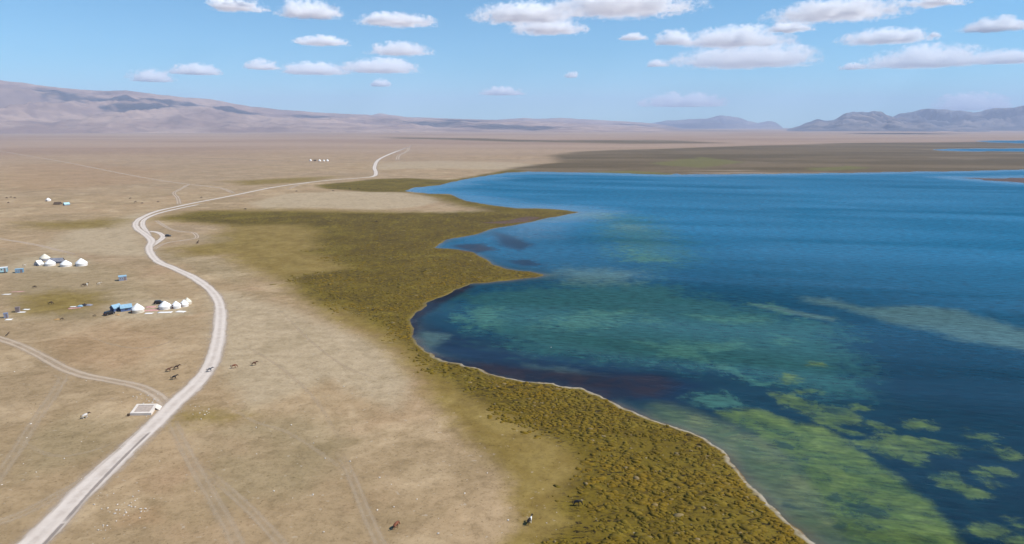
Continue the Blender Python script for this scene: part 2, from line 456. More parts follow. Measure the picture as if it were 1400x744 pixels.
def ground_material():
    M = Mat('steppe_ground')
    p = M.pos()
    sd = M.attr('sd')
    nA = M.noise(p, 1 / 420, 3, .5); nB = M.noise(p, 1 / 70, 4, .6); nC = M.noise(p, 1 / 11, 4, .62); nD = M.noise(p, 1 / 1.7, 3, .6)
    nE = M.noise(p, 1 / 28, 3, .55, .6)
    mixn = M.add(M.mul(nB, .45), M.add(M.mul(nC, .33), M.mul(nD, .22)))
    def zone(name, lo=.38, hi=.62, amp=.8, n=None):
        a = M.attr(name)
        s = M.add(a, M.mul(M.sub(n or mixn, .5), amp))
        return M.mul(M.step(s, lo, hi), M.step(a, 0.0, .08))
    # dry steppe: tan, straw, grey turf and bare reddish soil in patches
    tan, straw, dun, red = (.395, .277, .157), (.48, .352, .212), (.325, .23, .126), (.39, .25, .143)
    c = M.mix(M.step(nB, .38, .62), dun, tan)
    c = M.mix(M.mul(M.step(nE, .5, .66), .75), c, straw)
    c = M.mix(M.mul(M.step(M.noise(p, 1 / 45, 4, .6, .4), .53, .7), .55), c, red)
    c = M.mix(M.mul(M.step(nA, .42, .6), .35), c, (.31, .225, .15))
    c = M.mix(M.mul(zone('greyg', .3, .8), .3), c, (.235, .2, .105))
    c = M.mix(M.mul(zone('rust', .3, .8), .32), c, (.36, .21, .105))
    c = M.mix(M.mul(zone('pale', .3, .7), .8), c, (.43, .335, .215))
    # far plain: pinkish bare soil in long faint bands
    dist = M.n('VectorMath', {0: p}, operation='LENGTH').outputs['Value']
    far = M.step(dist, 900, 3200)
    nF = M.noise(M.mapping(p, (.0006, .0022, 1)), 1.0, 4, .6)
    farc = M.mix(M.step(nF, .38, .62), (.295, .19, .135), (.375, .26, .188))
    c = M.mix(M.mul(far, .8), c, farc)
    # meadow (short green-yellow turf) and olive tussock marsh on dark peat
    nM = M.noise(p, 1 / 34, 4, .6, .3)
    mead = M.mix(M.step(nC, .35, .65), (.195, .13, .026), (.255, .18, .048))
    c = M.mix(M.mul(zone('meadow', .3, .85, 1.3), .92), c, mead)
    olive = M.mix(M.step(nM, .36, .64), (.135, .093, .009), (.18, .13, .015))
    olive = M.mix(M.mul(M.step(nD, .53, .66), .6), olive, (.075, .048, .008))
    olive = M.mix(M.mul(M.step(nC, .55, .68), .4), olive, (.2, .135, .02))
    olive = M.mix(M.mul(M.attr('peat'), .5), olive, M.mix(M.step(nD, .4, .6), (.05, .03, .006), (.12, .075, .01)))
    # hollows between the hummocks: wet peat and their shade painted as elongated dark pits
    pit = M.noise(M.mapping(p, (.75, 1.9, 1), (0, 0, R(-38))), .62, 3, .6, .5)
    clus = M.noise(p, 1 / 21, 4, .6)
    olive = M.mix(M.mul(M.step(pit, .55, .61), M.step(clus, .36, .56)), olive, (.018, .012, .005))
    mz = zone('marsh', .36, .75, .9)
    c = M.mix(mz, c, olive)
    sed = M.mix(M.step(M.noise(M.mapping(p, (.0016, .005, 1)), 1.0, 5, .65), .4, .6), (.11, .075, .028), (.17, .118, .058))
    sed = M.mix(M.mul(M.step(M.noise(M.mapping(p, (.002, .008, 1), loc=(7, 3, 0)), 1.0, 4, .6), .6, .7), .6), sed, (.36, .27, .19))
    c = M.mix(zone('sedge', .35, .7, .9, nF), c, sed)
    c = M.mix(M.mul(zone('greenfar', .4, .7, .9, nB), .8), c, (.15, .135, .03))
    c = M.mix(zone('mud', .4, .6, .6), c, (.12, .075, .055))
    # turf is never even: clumps, bare crumbs and trodden spots
    nG = M.noise(p, 1 / 4.2, 5, .68)
    c = M.mix(M.mul(M.sub(1.0, M.step(nG, .36, .54)), .45), c, M.mix(1.0, c, (.66, .64, .6), 'MULTIPLY'))
    c = M.mix(M.mul(M.step(nG, .55, .68), .38), c, M.mix(1.0, c, (1.3, 1.32, 1.4), 'MULTIPLY'))
    nH = M.noise(p, 1 / 19, 5, .66, .8)
    c = M.mix(M.mul(M.sub(1.0, M.step(nH, .36, .52)), .42), c, M.mix(1.0, c, (.7, .69, .62), 'MULTIPLY'))
    nI = M.noise(p, 1 / .75, 4, .7)
    c = M.mix(M.mul(M.sub(1.0, M.step(nI, .36, .52)), .48), c, M.mix(1.0, c, (.62, .6, .55), 'MULTIPLY'))
    # tufts and dung: fine dark flecks; pale pebbly flecks
    fl = M.noise(p, 1 / .9, 2, .5)
    c = M.mix(M.mul(M.step(fl, .66, .72), .55), c, M.mix(1.0, c, (.45, .42, .36), 'MULTIPLY'))
    c = M.mix(M.mul(M.step(M.noise(M.mapping(p, loc=(31, 8, 0)), 1 / 1.3, 2, .5), .69, .74), .35), c, (.48, .42, .34))
    # shore: pale gravel strand, wet margin, sandy bed that darkens to weed
    shn = M.add(sd, M.mul(M.sub(nC, .5), 2.6))
    shn = M.add(shn, M.mul(M.sub(nD, .5), 1.2))
    strand = M.mul(M.step(shn, -.3, .2), M.sub(1.0, M.step(shn, .6, 1.5)))
    beach = M.mix(M.step(nD, .35, .65), (.3, .25, .18), (.5, .44, .36))
    near = M.sub(1.0, M.step(dist, 205, 262))
    c = M.mix(M.mul(strand, M.mul(M.add(M.mul(near, .62), .12), M.lin(nC, .3, .6, .5, 1.0))), c, beach)
    wet = M.mul(M.step(shn, -2.5, -.6), M.sub(1.0, M.step(shn, -.1, .25)))
    bed = M.mix(M.step(nC, .4, .62), (.2, .16, .105), (.28, .235, .165))
    c = M.mix(M.sub(1.0, M.step(sd, -.6, .1)), c, bed)
    c = M.mix(M.mul(wet, .7), c, (.15, .1, .065))
    h = M.add(M.mul(nC, .5), M.add(M.mul(nD, .28), M.mul(fl, .12)))
    c = M.scale(c, .9)
    b = M.n('Bump', {'Strength': .55, 'Distance': .5, 'Height': h})
    return M.surf(M.n('BsdfPrincipled', {'Base Color': c, 'Roughness': .95, 'Specular IOR Level': .12, 'Normal': b}))

ground = mesh_obj('ground', verts, FQ, ground_material(), None, True, flds)
tag(ground, kind='structure')
# close the sheet under the camera's nadir
apex = len(th)

# the lake: the same fan cells wherever there is water
wet_cell = (SD < 6).ravel()[FQ].any(axis=1)
wf = FQ[wet_cell]
used = np.unique(wf)
remap = np.full(X.size, -1, dtype=np.int64); remap[used] = np.arange(len(used))
wx, wy = X.ravel()[used], Y.ravel()[used]
wv = np.stack([wx, wy, np.zeros_like(wx)], -1)
wfl = {n: field(p, wx, wy, 0.0) for n, p in (('bright', W_BRIGHT), ('shoal', W_SHOAL), ('midalg', W_MID), ('silt', W_PALE), ('shallow', W_SHALLOW), ('mottle', W_MOTTLE), ('redbed', W_RED), ('navy', W_NAVY), ('weed', W_BROWN), ('hole', W_HOLE))}
wfl['sd'] = -SD.ravel()[used]

def water_material():
    M = Mat('lake_water')
    p = M.pos()
    sd = M.attr('sd')
    dist = M.n('VectorMath', {0: p}, operation='LENGTH').outputs['Value']
    nB = M.noise(p, 1 / 60, 4, .6); nC = M.noise(p, 1 / 13, 5, .65, .5); nD = M.noise(p, 1 / 3.2, 4, .6)
    mixn = M.add(M.mul(nB, .2), M.add(M.mul(nC, .45), M.mul(nD, .35)))
    def zone(name, lo=.38, hi=.62, amp=1.0):
        a = M.attr(name)
        return M.mul(M.step(M.add(a, M.mul(M.sub(mixn, .5), amp)), lo, hi), M.step(a, 0, .25))
    deep = M.mix(M.step(nB, .35, .65), (.001, .010, .014), (.002, .018, .023))
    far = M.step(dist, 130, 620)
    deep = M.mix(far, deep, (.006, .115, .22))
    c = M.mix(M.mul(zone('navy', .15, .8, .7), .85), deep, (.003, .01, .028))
    c = M.mix(M.mul(zone('mottle', .4, .95, 2.4), .6), c, (.03, .11, .085))
    c = M.mix(M.mul(zone('silt', .22, .9, 1.9), .62), c, (.095, .165, .14))
    c = M.mix(M.mul(zone('shallow', .12, .7, .6), .9), c, M.mix(M.step(nC, .36, .6), (.085, .125, .045), (.14, .165, .06)))
    c = M.mix(M.mul(zone('midalg', .3, .85, 3.2), .72), c, (.05, .14, .095))
    nW = M.noise(p, 1 / 6.0, 6, .7, .8)
    br = M.mul(zone('bright', .36, .66, 2.0), M.add(.4, M.mul(M.step(nW, .32, .58), .42)))
    sh = M.mul(zone('shoal', .22, .62, 1.1), M.add(.66, M.mul(M.step(nW, .3, .55), .3)))
    br = M.mx(br, sh)
    c = M.mix(br, c, M.mix(M.step(nC, .4, .6), M.mix(M.step(nW, .35, .6), (.04, .075, .014), (.07, .11, .02)), M.mix(M.step(nD, .3, .7), (.085, .13, .02), (.12, .165, .034))))
    c = M.mix(M.mul(zone('hole', .42, .8, 3.2), .75), c, (.006, .028, .024))
    wd = zone('weed', .3, .75, 1.3)
    c = M.mix(M.mul(wd, .95), c, M.mix(M.step(nC, .4, .6), (.022, .009, .006), (.006, .005, .01)))
    # wind chop and slicks
    wind = M.mapping(p, (1, 1, 1), (0, 0, R(14)))
    w1 = M.noise(M.mapping(wind, (.35, 1.0, 1)), 1 / 1.1, 3, .6)
    w2 = M.noise(M.mapping(wind, (.25, 1.0, 1)), 1 / 5.0, 3, .6)
    slick = M.noise(M.mapping(wind, (.0028, .017, 1)), 1.0, 4, .6, .4)
    # light on the wave faces painted into the water colour as streaks
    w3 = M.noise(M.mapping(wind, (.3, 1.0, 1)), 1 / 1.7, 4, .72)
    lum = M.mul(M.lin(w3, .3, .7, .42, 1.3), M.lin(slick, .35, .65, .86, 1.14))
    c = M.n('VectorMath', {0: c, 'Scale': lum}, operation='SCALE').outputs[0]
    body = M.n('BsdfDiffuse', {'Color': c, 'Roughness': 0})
    c = M.mix(M.mul(zone('redbed', .3, .75, 1.0), .85), c, M.mix(M.step(nC, .4, .6), (.15, .068, .018), (.06, .028, .013)))
    # shallows let the bed through
    clear = M.math('POWER', 2.718, M.mul(sd, -.16), clamp=True)
    tint = M.mix(M.step(sd, 0, 7), (.9, .92, .9), (.45, .68, .66))
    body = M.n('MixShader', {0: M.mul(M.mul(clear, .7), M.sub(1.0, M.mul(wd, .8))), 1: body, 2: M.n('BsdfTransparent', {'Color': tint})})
    b = M.n('Bump', {'Strength': M.lin(dist, 150, 520, .7, .0), 'Distance': .4, 'Height': M.add(M.mul(w1, .5), M.mul(w2, .9))})
    gl = M.n('BsdfGlossy', {'Color': (.8, .93, 1), 'Roughness': M.lin(slick, .35, .65, .12, .22), 'Normal': b})
    fr = M.n('Fresnel', {'IOR': 1.33}).outputs[0]
    # a rough sea never reaches the mirror's grazing reflectance
    fr = M.math('DIVIDE', fr, M.add(1.0, M.mul(fr, 2.2)))
    k = M.mul(fr, M.lin(slick, .36, .64, .12, .44))
    calm = M.mul(M.sub(1.0, M.step(M.add(sd, M.mul(M.sub(slick, .5), 160)), 4, 70)), M.step(dist, 330, 700))
    k = M.add(k, M.mul(calm, .3))
    return M.surf(M.n('MixShader', {0: k, 1: body, 2: gl}))

lake = mesh_obj('lake_water', wv, remap[wf], water_material(), None, True, wfl)
tag(lake, kind='structure')

# ------------------------------------------------------------------ hills and mountains
def hill_material(name, lo, hi, rock):
    M = Mat(name)
    p = M.pos()
    n1 = M.noise(p, 1 / 900, 5, .6); n2 = M.noise(p, 1 / 170, 4, .6); n3 = M.noise(M.mapping(p, (1, 1, 6)), 1 / 1400, 4, .6)
    c = M.mix(M.step(n1, .36, .62), lo, hi)
    c = M.mix(M.mul(M.step(n2, .5, .68), .6), c, rock)
    c = M.mix(M.mul(M.step(n3, .55, .66), .4), c, tuple(v * .6 for v in lo))
    sl = M.n('SeparateXYZ', {0: M.n('NewGeometry').outputs['Normal']}).outputs[2]
    c = M.mix(M.mul(M.sub(1.0, M.step(sl, .8, .97)), .8), c, rock)
    c = M.scale(c, .87)
    b = M.n('Bump', {'Strength': .6, 'Distance': 60.0, 'Height': M.add(M.mul(n1, .5), M.mul(n2, .4))})
    return M.surf(M.n('BsdfPrincipled', {'Base Color': c, 'Roughness': 1.0, 'Specular IOR Level': .05, 'Normal': b}))

def make_range(name, prof, r0, r1, mat, seed, rough=.35, power=1.5, cell=1500.0, shelf=.0, jag=.6):
    """prof: ridge line as seen (pixel x, pixel y); the slope climbs from r0 to the ridge at r1, falls away behind"""
    px = np.array([a for a, b in prof], dtype=float); py = np.array([b for a, b in prof], dtype=float)
    a0, a1 = math.atan((px[0] - 700) / F0 / CP), math.atan((px[-1] - 700) / F0 / CP)
    t = np.linspace(a0, a1, max(60, int((a1 - a0) / R(.075))))
    cols = 700 + np.tan(t) * F0 * CP
    yy = np.interp(cols, px, py)
    yy = yy + (fbm(cols / 17.0, cols * 0 + seed, seed, 4, .6) - .5) * jag * 3
    k = np.ones(3) / 3
    ys = np.convolve(np.pad(yy, 1, 'edge'), k, 'valid')
    # height of the ridge at range r1 along this bearing
    u, v = (cols - 700) / F0, (H0 / 2 - ys) / F0
    dx, dy, dz = u, CP + v * SP, -SP + v * CP
    ridge = CAM_H + dz / np.hypot(dx, dy) * r1
    n = 90
    s = np.concatenate([np.linspace(0, 1, 70), np.linspace(1, 1.5, 21)[1:]])
    rng_ = r0 + (r1 - r0) * s
    T, Q = np.meshgrid(t, rng_, indexing='ij')
    S = np.broadcast_to(s, T.shape)
    xx, yy2 = Q * np.sin(T), Q * np.cos(T)
    rise = np.where(S <= 1, shelf * S + (1 - shelf) * S ** power, np.maximum(0, 1 - ((S - 1) / .5) ** 1.3))
    wx_ = xx + (fbm(xx / 2200, yy2 / 2200, seed + 5, 3) - .5) * 1600
    wy_ = yy2 + (fbm(xx / 2200, yy2 / 2200, seed + 8, 3) - .5) * 1600
    rid = 1 - np.abs(2 * fbm(wx_ / cell, wy_ / (cell * 1.5), seed, 5, .5) - 1)
    rel = (rid - .75) * rough * 1.3
    rid2 = (fbm(xx / 260, yy2 / 260, seed + 3, 4) - .5) * .12 * rough
    bell = np.where(S < 1, np.sin(np.pi * np.clip(S, 0, 1)) ** .8, 0.25 * (S - 1))
    h = ridge[:, None] * (rise + rel * bell * 1.1 + rid2 * (bell + .25 * (S > .9)))
    h = np.where(S < .03, -30, h)
    # never poke above the seen ridge line
    cap = CAM_H + (ridge[:, None] - CAM_H) * (Q / r1)
    h = np.where(S < 1, np.minimum(h, cap * np.where(S > .6, .985 + .02 * (S - .6), 1)), h)
    vv = np.stack([xx, yy2, h], -1).reshape(-1, 3)
    o = mesh_obj(name, vv, fan_faces(len(t), len(s)), mat, None, True)
    return tag(o, kind='structure')

m_hill = hill_material('dry_hillside', (.225, .15, .12), (.37, .262, .2), (.165, .115, .1))
m_far = hill_material('bare_mountain', (.08, .085, .105), (.205, .175, .165), (.065, .072, .095))
left_prof = [(-420, 122), (-300, 104), (-180, 110), (-80, 102), (0, 107), (50, 112), (100, 119), (140, 123.5), (175, 125), (200, 124), (220, 126.5), (250, 131), (310, 136), (335, 141), (360, 146),
             (420, 152), (470, 155), (520, 158), (545, 158.5), (560, 161), (640, 163), (700, 165), (780, 168), (860, 171.5), (900, 175)]
make_range('hill', left_prof, 8600, 14000, m_hill, 11, .55, 1.35, 1300, .15)
make_range('hill', [(505, 165), (518, 157), (528, 155), (545, 158), (565, 160), (600, 161.5), (640, 163), (680, 164), (715, 161.5), (745, 162.5), (765, 161), (795, 163), (830, 165), (860, 167), (900, 171), (930, 178)],
           11500, 18000, m_hill, 23, .4, 1.5, 1100)
make_range('mountain', [(850, 176), (872, 169), (900, 166), (930, 163), (955, 161), (982, 158), (995, 160), (1008, 166), (1022, 167), (1036, 164.5), (1045, 167), (1053, 174), (1060, 180)],
           20000, 25000, m_far, 37, .9, 1.3, 900, jag=1.4)
make_range('mountain', [(1040, 181), (1062, 176), (1078, 171), (1090, 166), (1100, 162), (1112, 165), (1122, 164), (1132, 157), (1142, 153.5), (1165, 154), (1182, 154.5), (1192, 158), (1215, 165), (1250, 170), (1300, 175), (1330, 179)],
           11200, 15500, m_far, 41, 1.2, 1.2, 600, jag=2.3)
make_range('mountain', [(1160, 170), (1195, 160), (1215, 153), (1232, 149.5), (1262, 149.5), (1282, 152), (1300, 154.5), (1318, 151), (1332, 148.5), (1352, 148), (1372, 143), (1392, 139), (1430, 135), (1500, 144), (1600, 140), (1750, 150), (1900, 146)],
           13500, 20000, m_far, 53, 1.2, 1.3, 800, jag=2.3)

# ------------------------------------------------------------------ roads and tracks
def road_material(name, col, dark, ruts, strength):
    M = Mat(name)
    p = M.pos()
    e = M.attr('across'); en = M.attr('ends'); al = M.attr('along')
    sv = M.n('CombineXYZ', {0: M.mul(e, 5.0), 1: M.mul(al, .03), 2: 0.0})
    ns = M.noise(sv, 1.0, 4, .65)
    ae = M.math('ABSOLUTE', e)
    nC = M.noise(p, 1 / 5.0, 4, .6); nD = M.noise(p, 1 / 1.1, 3, .6)
    nz = M.add(M.mul(nC, .6), M.mul(nD, .4))
    c = M.mix(M.step(nz, .35, .65), dark, col)
    nL = M.noise(p, 1 / 26.0, 5, .7)
    c = M.mix(M.mul(M.step(ns, .5, .68), .6), c, dark)
    c = M.mix(M.mul(M.step(ns, .32, .5), .0), c, col)
    frayed = M.add(ae, M.add(M.mul(M.sub(nz, .5), .6), M.add(M.mul(M.sub(nL, .5), .5), M.mul(M.sub(ns, .5), .5))))
    a = M.add(M.mul(M.sub(1.0, M.step(frayed, .38, .72)), .7), M.mul(M.sub(1.0, M.step(frayed, .5, 1.0)), .3))
    c = M.mix(M.mul(M.step(frayed, .35, .85), .7), c, (.45, .355, .26))
    if ruts:                               # two wheel tracks with turf between them
        r = M.sub(1.0, M.step(M.math('ABSOLUTE', M.sub(ae, .42)), .1, .34))
        a = M.mul(a, M.add(.5, M.mul(r, .5)))
    else:                                  # paler where wheels polish it
        r = M.sub(1.0, M.step(M.math('ABSOLUTE', M.sub(ae, .3)), .05, .25))
        c = M.mix(M.mul(r, .45), c, tuple(min(1, v * 1.18) for v in col))
    a = M.mul(M.mul(a, en), strength)
    b = M.n('Bump', {'Strength': .3, 'Distance': .1, 'Height': nz})
    d = M.n('BsdfPrincipled', {'Base Color': c, 'Roughness': .95, 'Specular IOR Level': .1, 'Normal': b})
    return M.surf(M.n('MixShader', {0: a, 1: M.n('BsdfTransparent'), 2: d}))

m_road = road_material('pale_gravel', (.54, .47, .41), (.43, .36, .305), False, 1.0)
m_track = road_material('track_dirt', (.54, .43, .325), (.45, .35, .255), True, .75)
m_faint = road_material('worn_turf', (.5, .39, .265), (.43, .33, .22), True, .45)
m_rutshade = road_material('rut_shade_dirt', (.3, .25, .22), (.2, .17, .15), False, .6)  # shade lying in the rut, painted as dark dirt

def ribbon(name, pts, width, z, mat, px=True, n=8, fade=(.0, .04)):
    P = spline([G(*p) for p in pts] if px else pts, n)
    C = len(P); K = 9
    grow = 1.45 if mat is m_road else 1.15
    vs, ac, en, fs, aln = [], [], [], [], []; run = 0.0
    for i, q in enumerate(P):
        d = (P[min(i + 1, C - 1)] - P[max(i - 1, 0)]).normalized()
        nrm = Vector((-d.y, d.x)); run += (q - P[max(i - 1, 0)]).length
        w = grow * (width(i / (C - 1)) if callable(width) else width)
        for k in range(K):
            e = -1 + 2 * k / (K - 1)
            vs.append((q.x + nrm.x * e * w / 2, q.y + nrm.y * e * w / 2, LAND + z - .006 * e * e * 0)); ac.append(e); aln.append(run)
            t = i / (C - 1)
            f = 1.0
            if fade[0] > 0: f = min(f, t / fade[0])
            if fade[1] > 0: f = min(f, (1 - t) / fade[1])
            en.append(max(0, f))
    for i in range(C - 1):
        for k in range(K - 1):
            a = i * K + k
            fs.append((a, a + 1, a + K + 1, a + K))
    o = mesh_obj(name, np.array(vs), np.array(fs), mat, None, True, {'across': ac, 'ends': en, 'along': aln})
    return tag(o, kind='structure')

ROAD = [(-60, 812), (42, 744), (110, 675), (200, 591), (241, 550), (268, 525), (287, 500), (297, 470), (301, 440), (301, 420), (295, 405), (283, 392), (262, 378),
        (238, 367), (217, 358), (207, 348), (204, 338), (207, 329), (199, 321), (187, 312), (186, 304), (195, 297), (214, 289), (240, 283), (268, 277), (300, 271),
        (330, 265), (372, 256.5), (410, 251), (450, 246.5), (490, 243.5), (511, 241), (514, 235), (512, 229), (517, 219), (530, 212), (548, 205), (566, 198)]
ribbon('dirt_road', ROAD, lambda t: 7.2 - 1.6 * min(1, t * 4) + 5.0 * max(0, t - .72) / .28, .036, m_road)
ribbon('track', [(206, 329), (200, 316), (195, 308), (198, 300), (216, 292), (245, 285), (275, 279)], 4.5, .030, m_road)
ribbon('track', [(-60, 446), (0, 463), (30, 474), (60, 489), (88, 504), (118, 514), (150, 520), (185, 527), (205, 535), (218, 543), (230, 556)], 5.2, .024, m_track, fade=(0, .02))
ribbon('track', [(92, 506), (76, 535), (45, 580), (20, 620), (-14, 668), (-60, 740)], 4.4, .012, m_faint, fade=(.12, 0))
ribbon('track', [(-40, 725), (25, 705), (80, 676), (118, 655), (150, 634)], 4.5, .016, m_faint, fade=(0, .1))
ribbon('track', [(234, 574), (248, 604), (264, 634), (290, 680), (315, 725), (345, 790)], 4.2, .010, m_faint, fade=(.08, 0))
ribbon('track', [(262, 628), (310, 668), (350, 705), (385, 744), (430, 800)], 3.4, .008, m_faint, fade=(.3, 0))
ribbon('track', [(462, 615), (480, 650), (500, 700), (520, 744), (540, 790)], 3.4, .008, m_faint, fade=(.25, 0))
ribbon('track', [(204, 339), (215, 331), (223, 324), (216, 318), (200, 316)], 4.5, .026, m_road)
ribbon('track', [(214, 302), (232, 313), (250, 317), (264, 318), (269, 325), (255, 328), (225, 333), (207, 343)], 4.6, .020, m_track)
ribbon('track', [(-60, 196), (20, 210), (90, 222), (160, 236), (215, 246), (258, 252), (300, 257), (322, 265)], 8.0, .016, m_track)
ribbon('track', [(258, 252), (246, 259), (238, 264), (243, 271), (245, 280)], 6.5, .020, m_track)
ribbon('track', [(-30, 322), (40, 333), (75, 341), (108, 349)], 4.5, .012, m_track, fade=(0, .2))
ribbon('track', [(393, 259), (408, 253), (425, 249.5)], 6.5, .028, m_track, fade=(.1, .1))
ribbon('track', [(560, 201), (556, 207), (545, 213), (544, 220)], 14.0, .028, m_track, fade=(.1, .1))
ribbon('track', [(250, 216), (330, 218), (410, 221), (470, 224.5)], 12.0, .010, m_faint, fade=(.2, .2))
m_trail = road_material('trodden_trail', (.47, .365, .24), (.4, .305, .2), False, .3)
for pts in ([(300, 548), (345, 575), (395, 592), (450, 628), (480, 650)], [(330, 470), (380, 500), (430, 545), (470, 612)], [(20, 600), (70, 622), (120, 618), (168, 600)],
            [(255, 455), (225, 470), (190, 476), (150, 470), (100, 452)], [(380, 420), (420, 462), (470, 500), (520, 520)]):
    ribbon('animal_trail', pts, 1.7, .006, m_trail, fade=(.25, .25))
ribbon('shaded_rut', [(86, 716), (120, 677), (155, 640), (185, 610), (206, 590)], 1.1, .044, m_rutshade, fade=(.05, .05))  # dark strip laid on the road in place of the rut's shade
ribbon('shaded_rut', [(10, 792), (50, 755), (86, 716)], 1.1, .044, m_rutshade, fade=(.05, .0))

# ------------------------------------------------------------------ tussocks of the marsh, stones
def tussocks():
    n = 150000
    u = rng.random(n); rmin, rmax = 112.0, 640.0
    # density falls with distance
    r = rmin * (rmax / rmin) ** u
    a = R(-26) + rng.random(n) * R(52)
    x, y = (r * np.sin(a)).astype(np.float32), (r * np.cos(a)).astype(np.float32)
    sd = lake_sd(x, y)
    m = field(MARSH[:1], x, y, LAND)
    prob = tussock_density(x, y, sd, m)
    keep = rng.random(n) < prob * .55 * (1 - .75 * smooth(260, 560, r))
    x, y, r, sd = x[keep], y[keep], r[keep], sd[keep]
    m_ = min(len(x), 115000)
    x, y, r, sd = x[:m_], y[:m_], r[:m_], sd[:m_]
    N = len(x)
    rad = (.22 + .55 * rng.random(N) ** 2.0) * (1 + np.clip((r - 200) / 500, 0, 1) * .5)
    hgt = (.07 + .33 * rng.random(N) ** 2.4) * (1 - .35 * np.clip((r - 220) / 300, 0, 1))
    asp = 1 + 1.3 * rng.random(N) ** 1.5
    ang = rng.random(N) * 1.1 - .85
    S = 6
    k = np.arange(S) * 2 * np.pi / S
    tmpl = np.concatenate([np.stack([np.cos(k), np.sin(k), np.zeros(S) - .25], -1),
                           np.stack([.86 * np.cos(k + .4), .86 * np.sin(k + .4), np.full(S, .72)], -1), [[0, 0, .92]]])
    V = np.repeat(tmpl[None], N, 0) * (1 + (rng.random((N, 13, 1)) - .5) * .45)
    V[..., 0] *= (rad * asp)[:, None]; V[..., 1] *= rad[:, None]; V[..., 2] *= hgt[:, None]
    c, s = np.cos(ang)[:, None], np.sin(ang)[:, None]
    vx, vy = V[..., 0] * c - V[..., 1] * s, V[..., 0] * s + V[..., 1] * c
    gz = ground_z(sd)
    out = np.stack([vx + x[:, None], vy + y[:, None], V[..., 2] + gz[:, None]], -1).reshape(-1, 3)
    f = []
    for i in range(S):
        j = (i + 1) % S
        f += [(i, j, S + i), (j, S + j, S + i), (S + i, S + j, 2 * S)]
    f = np.array(f)
    F = (f[None] + (np.arange(N) * 13)[:, None, None]).reshape(-1, 3)
    rnd = np.repeat(rng.random(N), 13)
    M = Mat('tussock_grass')
    p = M.pos(); rn = M.attr('rnd'); nz = M.noise(p, 1 / .35, 3, .6); nb = M.noise(p, 1 / 26, 3, .6)
    nm = M.noise(p, 1 / 5.5, 3, .6)
    col = M.mix(M.step(nm, .38, .62), (.125, .085, .008), (.17, .122, .015))
    col = M.mix(M.mul(M.step(nb, .42, .62), .7), col, (.2, .12, .009))
    col = M.mix(M.mul(M.step(M.noise(p, 1 / 3.0, 3, .65), .5, .66), .5), col, (.105, .064, .008))
    col = M.mix(M.mul(rn, .3), col, (.14, .1, .012))
    col = M.mix(M.mul(M.step(rn, .975, .98), .6), col, (.28, .21, .12))
    col = M.mix(M.mul(M.step(nz, .5, .7), .45), col, (.08, .05, .007))
    col = M.scale(col, .88)
    b = M.n('Bump', {'Strength': .5, 'Distance': .08, 'Height': nz})
    mat = M.surf(M.n('BsdfPrincipled', {'Base Color': col, 'Roughness': .95, 'Specular IOR Level': .1, 'Normal': b}))
    o = mesh_obj('tussock_grass', out, F, mat, None, True, {'rnd': rnd})
    tag(o, 'olive hummocks of tussock grass covering the marsh along the lake', 'grass', kind='stuff')
    print('tussocks', N)
tussocks()
m_stone = simple('pale_stone', (.5, .45, .4), .9, .25)
def stones():
    bm = bmesh.new()
    def put(x, y, s):
        m = Matrix.Translation((x, y, LAND + s * .2)) @ Matrix.Rotation(random.random() * 6, 4, 'Z') @ Matrix.Diagonal((s * 1.4, s, s * .7, 1))
        r = bmesh.ops.create_icosphere(bm, subdivisions=1, radius=.5, matrix=m)
        for v in r['verts']: v.co += Vector((random.uniform(-1, 1), random.uniform(-1, 1), random.uniform(-1, 1))) * s * .12
    for cx, cy, sx, sy, n in ((165, 693, 22, 9, 34), (150, 722, 12, 5, 10), (188, 544, 12, 3, 14), (268, 561, 14, 4, 12), (215, 545, 10, 6, 10), (20, 640, 30, 30, 10), (420, 640, 200, 60, 30), (120, 600, 80, 40, 16), (600, 700, 90, 40, 14)):
        for _ in range(n):
            x, y = G(random.gauss(cx, sx), random.gauss(cy, sy))
            put(x, y, random.uniform(.12, .45))
    o = bm_obj('stones', bm, m_stone)
    tag(o, 'small pale stones scattered on the dry grass by the road', 'stones', kind='stuff')
stones()
#OBJ_BEGIN#
# ------------------------------------------------------------------ yurts, tents, huts
def at(px, py): x, y = G(px, py); return (x, y, LAND)

m_felt = simple('white_felt', (.8, .79, .77), .9, .05, 1.2)
m_cream = simple('cream_felt', (.62, .57, .47), .9, .08, 1.2)
m_shadefelt = simple('shaded_felt', (.4, .4, .42), .9, .1, 1.2)  # white tent's shaded side put into the felt colour
m_rope = simple('brown_rope', (.3, .2, .12), .9)
m_doorwood = simple('painted_door', (.3, .1, .05), .6)
m_ring = simple('dark_wood', (.09, .06, .04), .8)
m_pattern = simple('patterned_band', (.2, .19, .22), .9, .3, 4)
m_bluecan = simple('blue_canvas', (.22, .36, .46), .75, .1, 1.5)
m_darkblue = simple('dark_blue_canvas', (.07, .11, .22), .8, .15, 1.5)
m_greycan = simple('grey_canvas', (.2, .2, .23), .8, .25, 1.2)
m_bluemetal = simple('blue_painted_metal', (.13, .24, .35), .5, .1, 1.0)
m_paleblue = simple('pale_turquoise_paint', (.34, .52, .56), .5, .06, 1.0)
m_whitemetal = simple('white_painted_metal', (.7, .72, .74), .45, .06, 1.0)
m_plank = simple('weathered_plank', (.19, .15, .145), .9, .2, 5)
m_bluegrey = simple('blue_grey_paint', (.2, .22, .3), .7, .1, 2)
m_black = simple('black_paint', (.012, .012, .014), .3, .1, 1, spec=.5)
m_glass = simple('dark_glass', (.02, .024, .03), .08, .05, 1, spec=.6)
m_rubber = simple('tyre_rubber', (.02, .02, .02), .9)
m_rim = simple('wheel_rim', (.45, .45, .46), .3, .05, 1, metal=.8)
m_lamp = simple('lamp_glass', (.7, .7, .68), .15, .05)
m_redlamp = simple('red_lamp_glass', (.4, .02, .02), .2, .05)
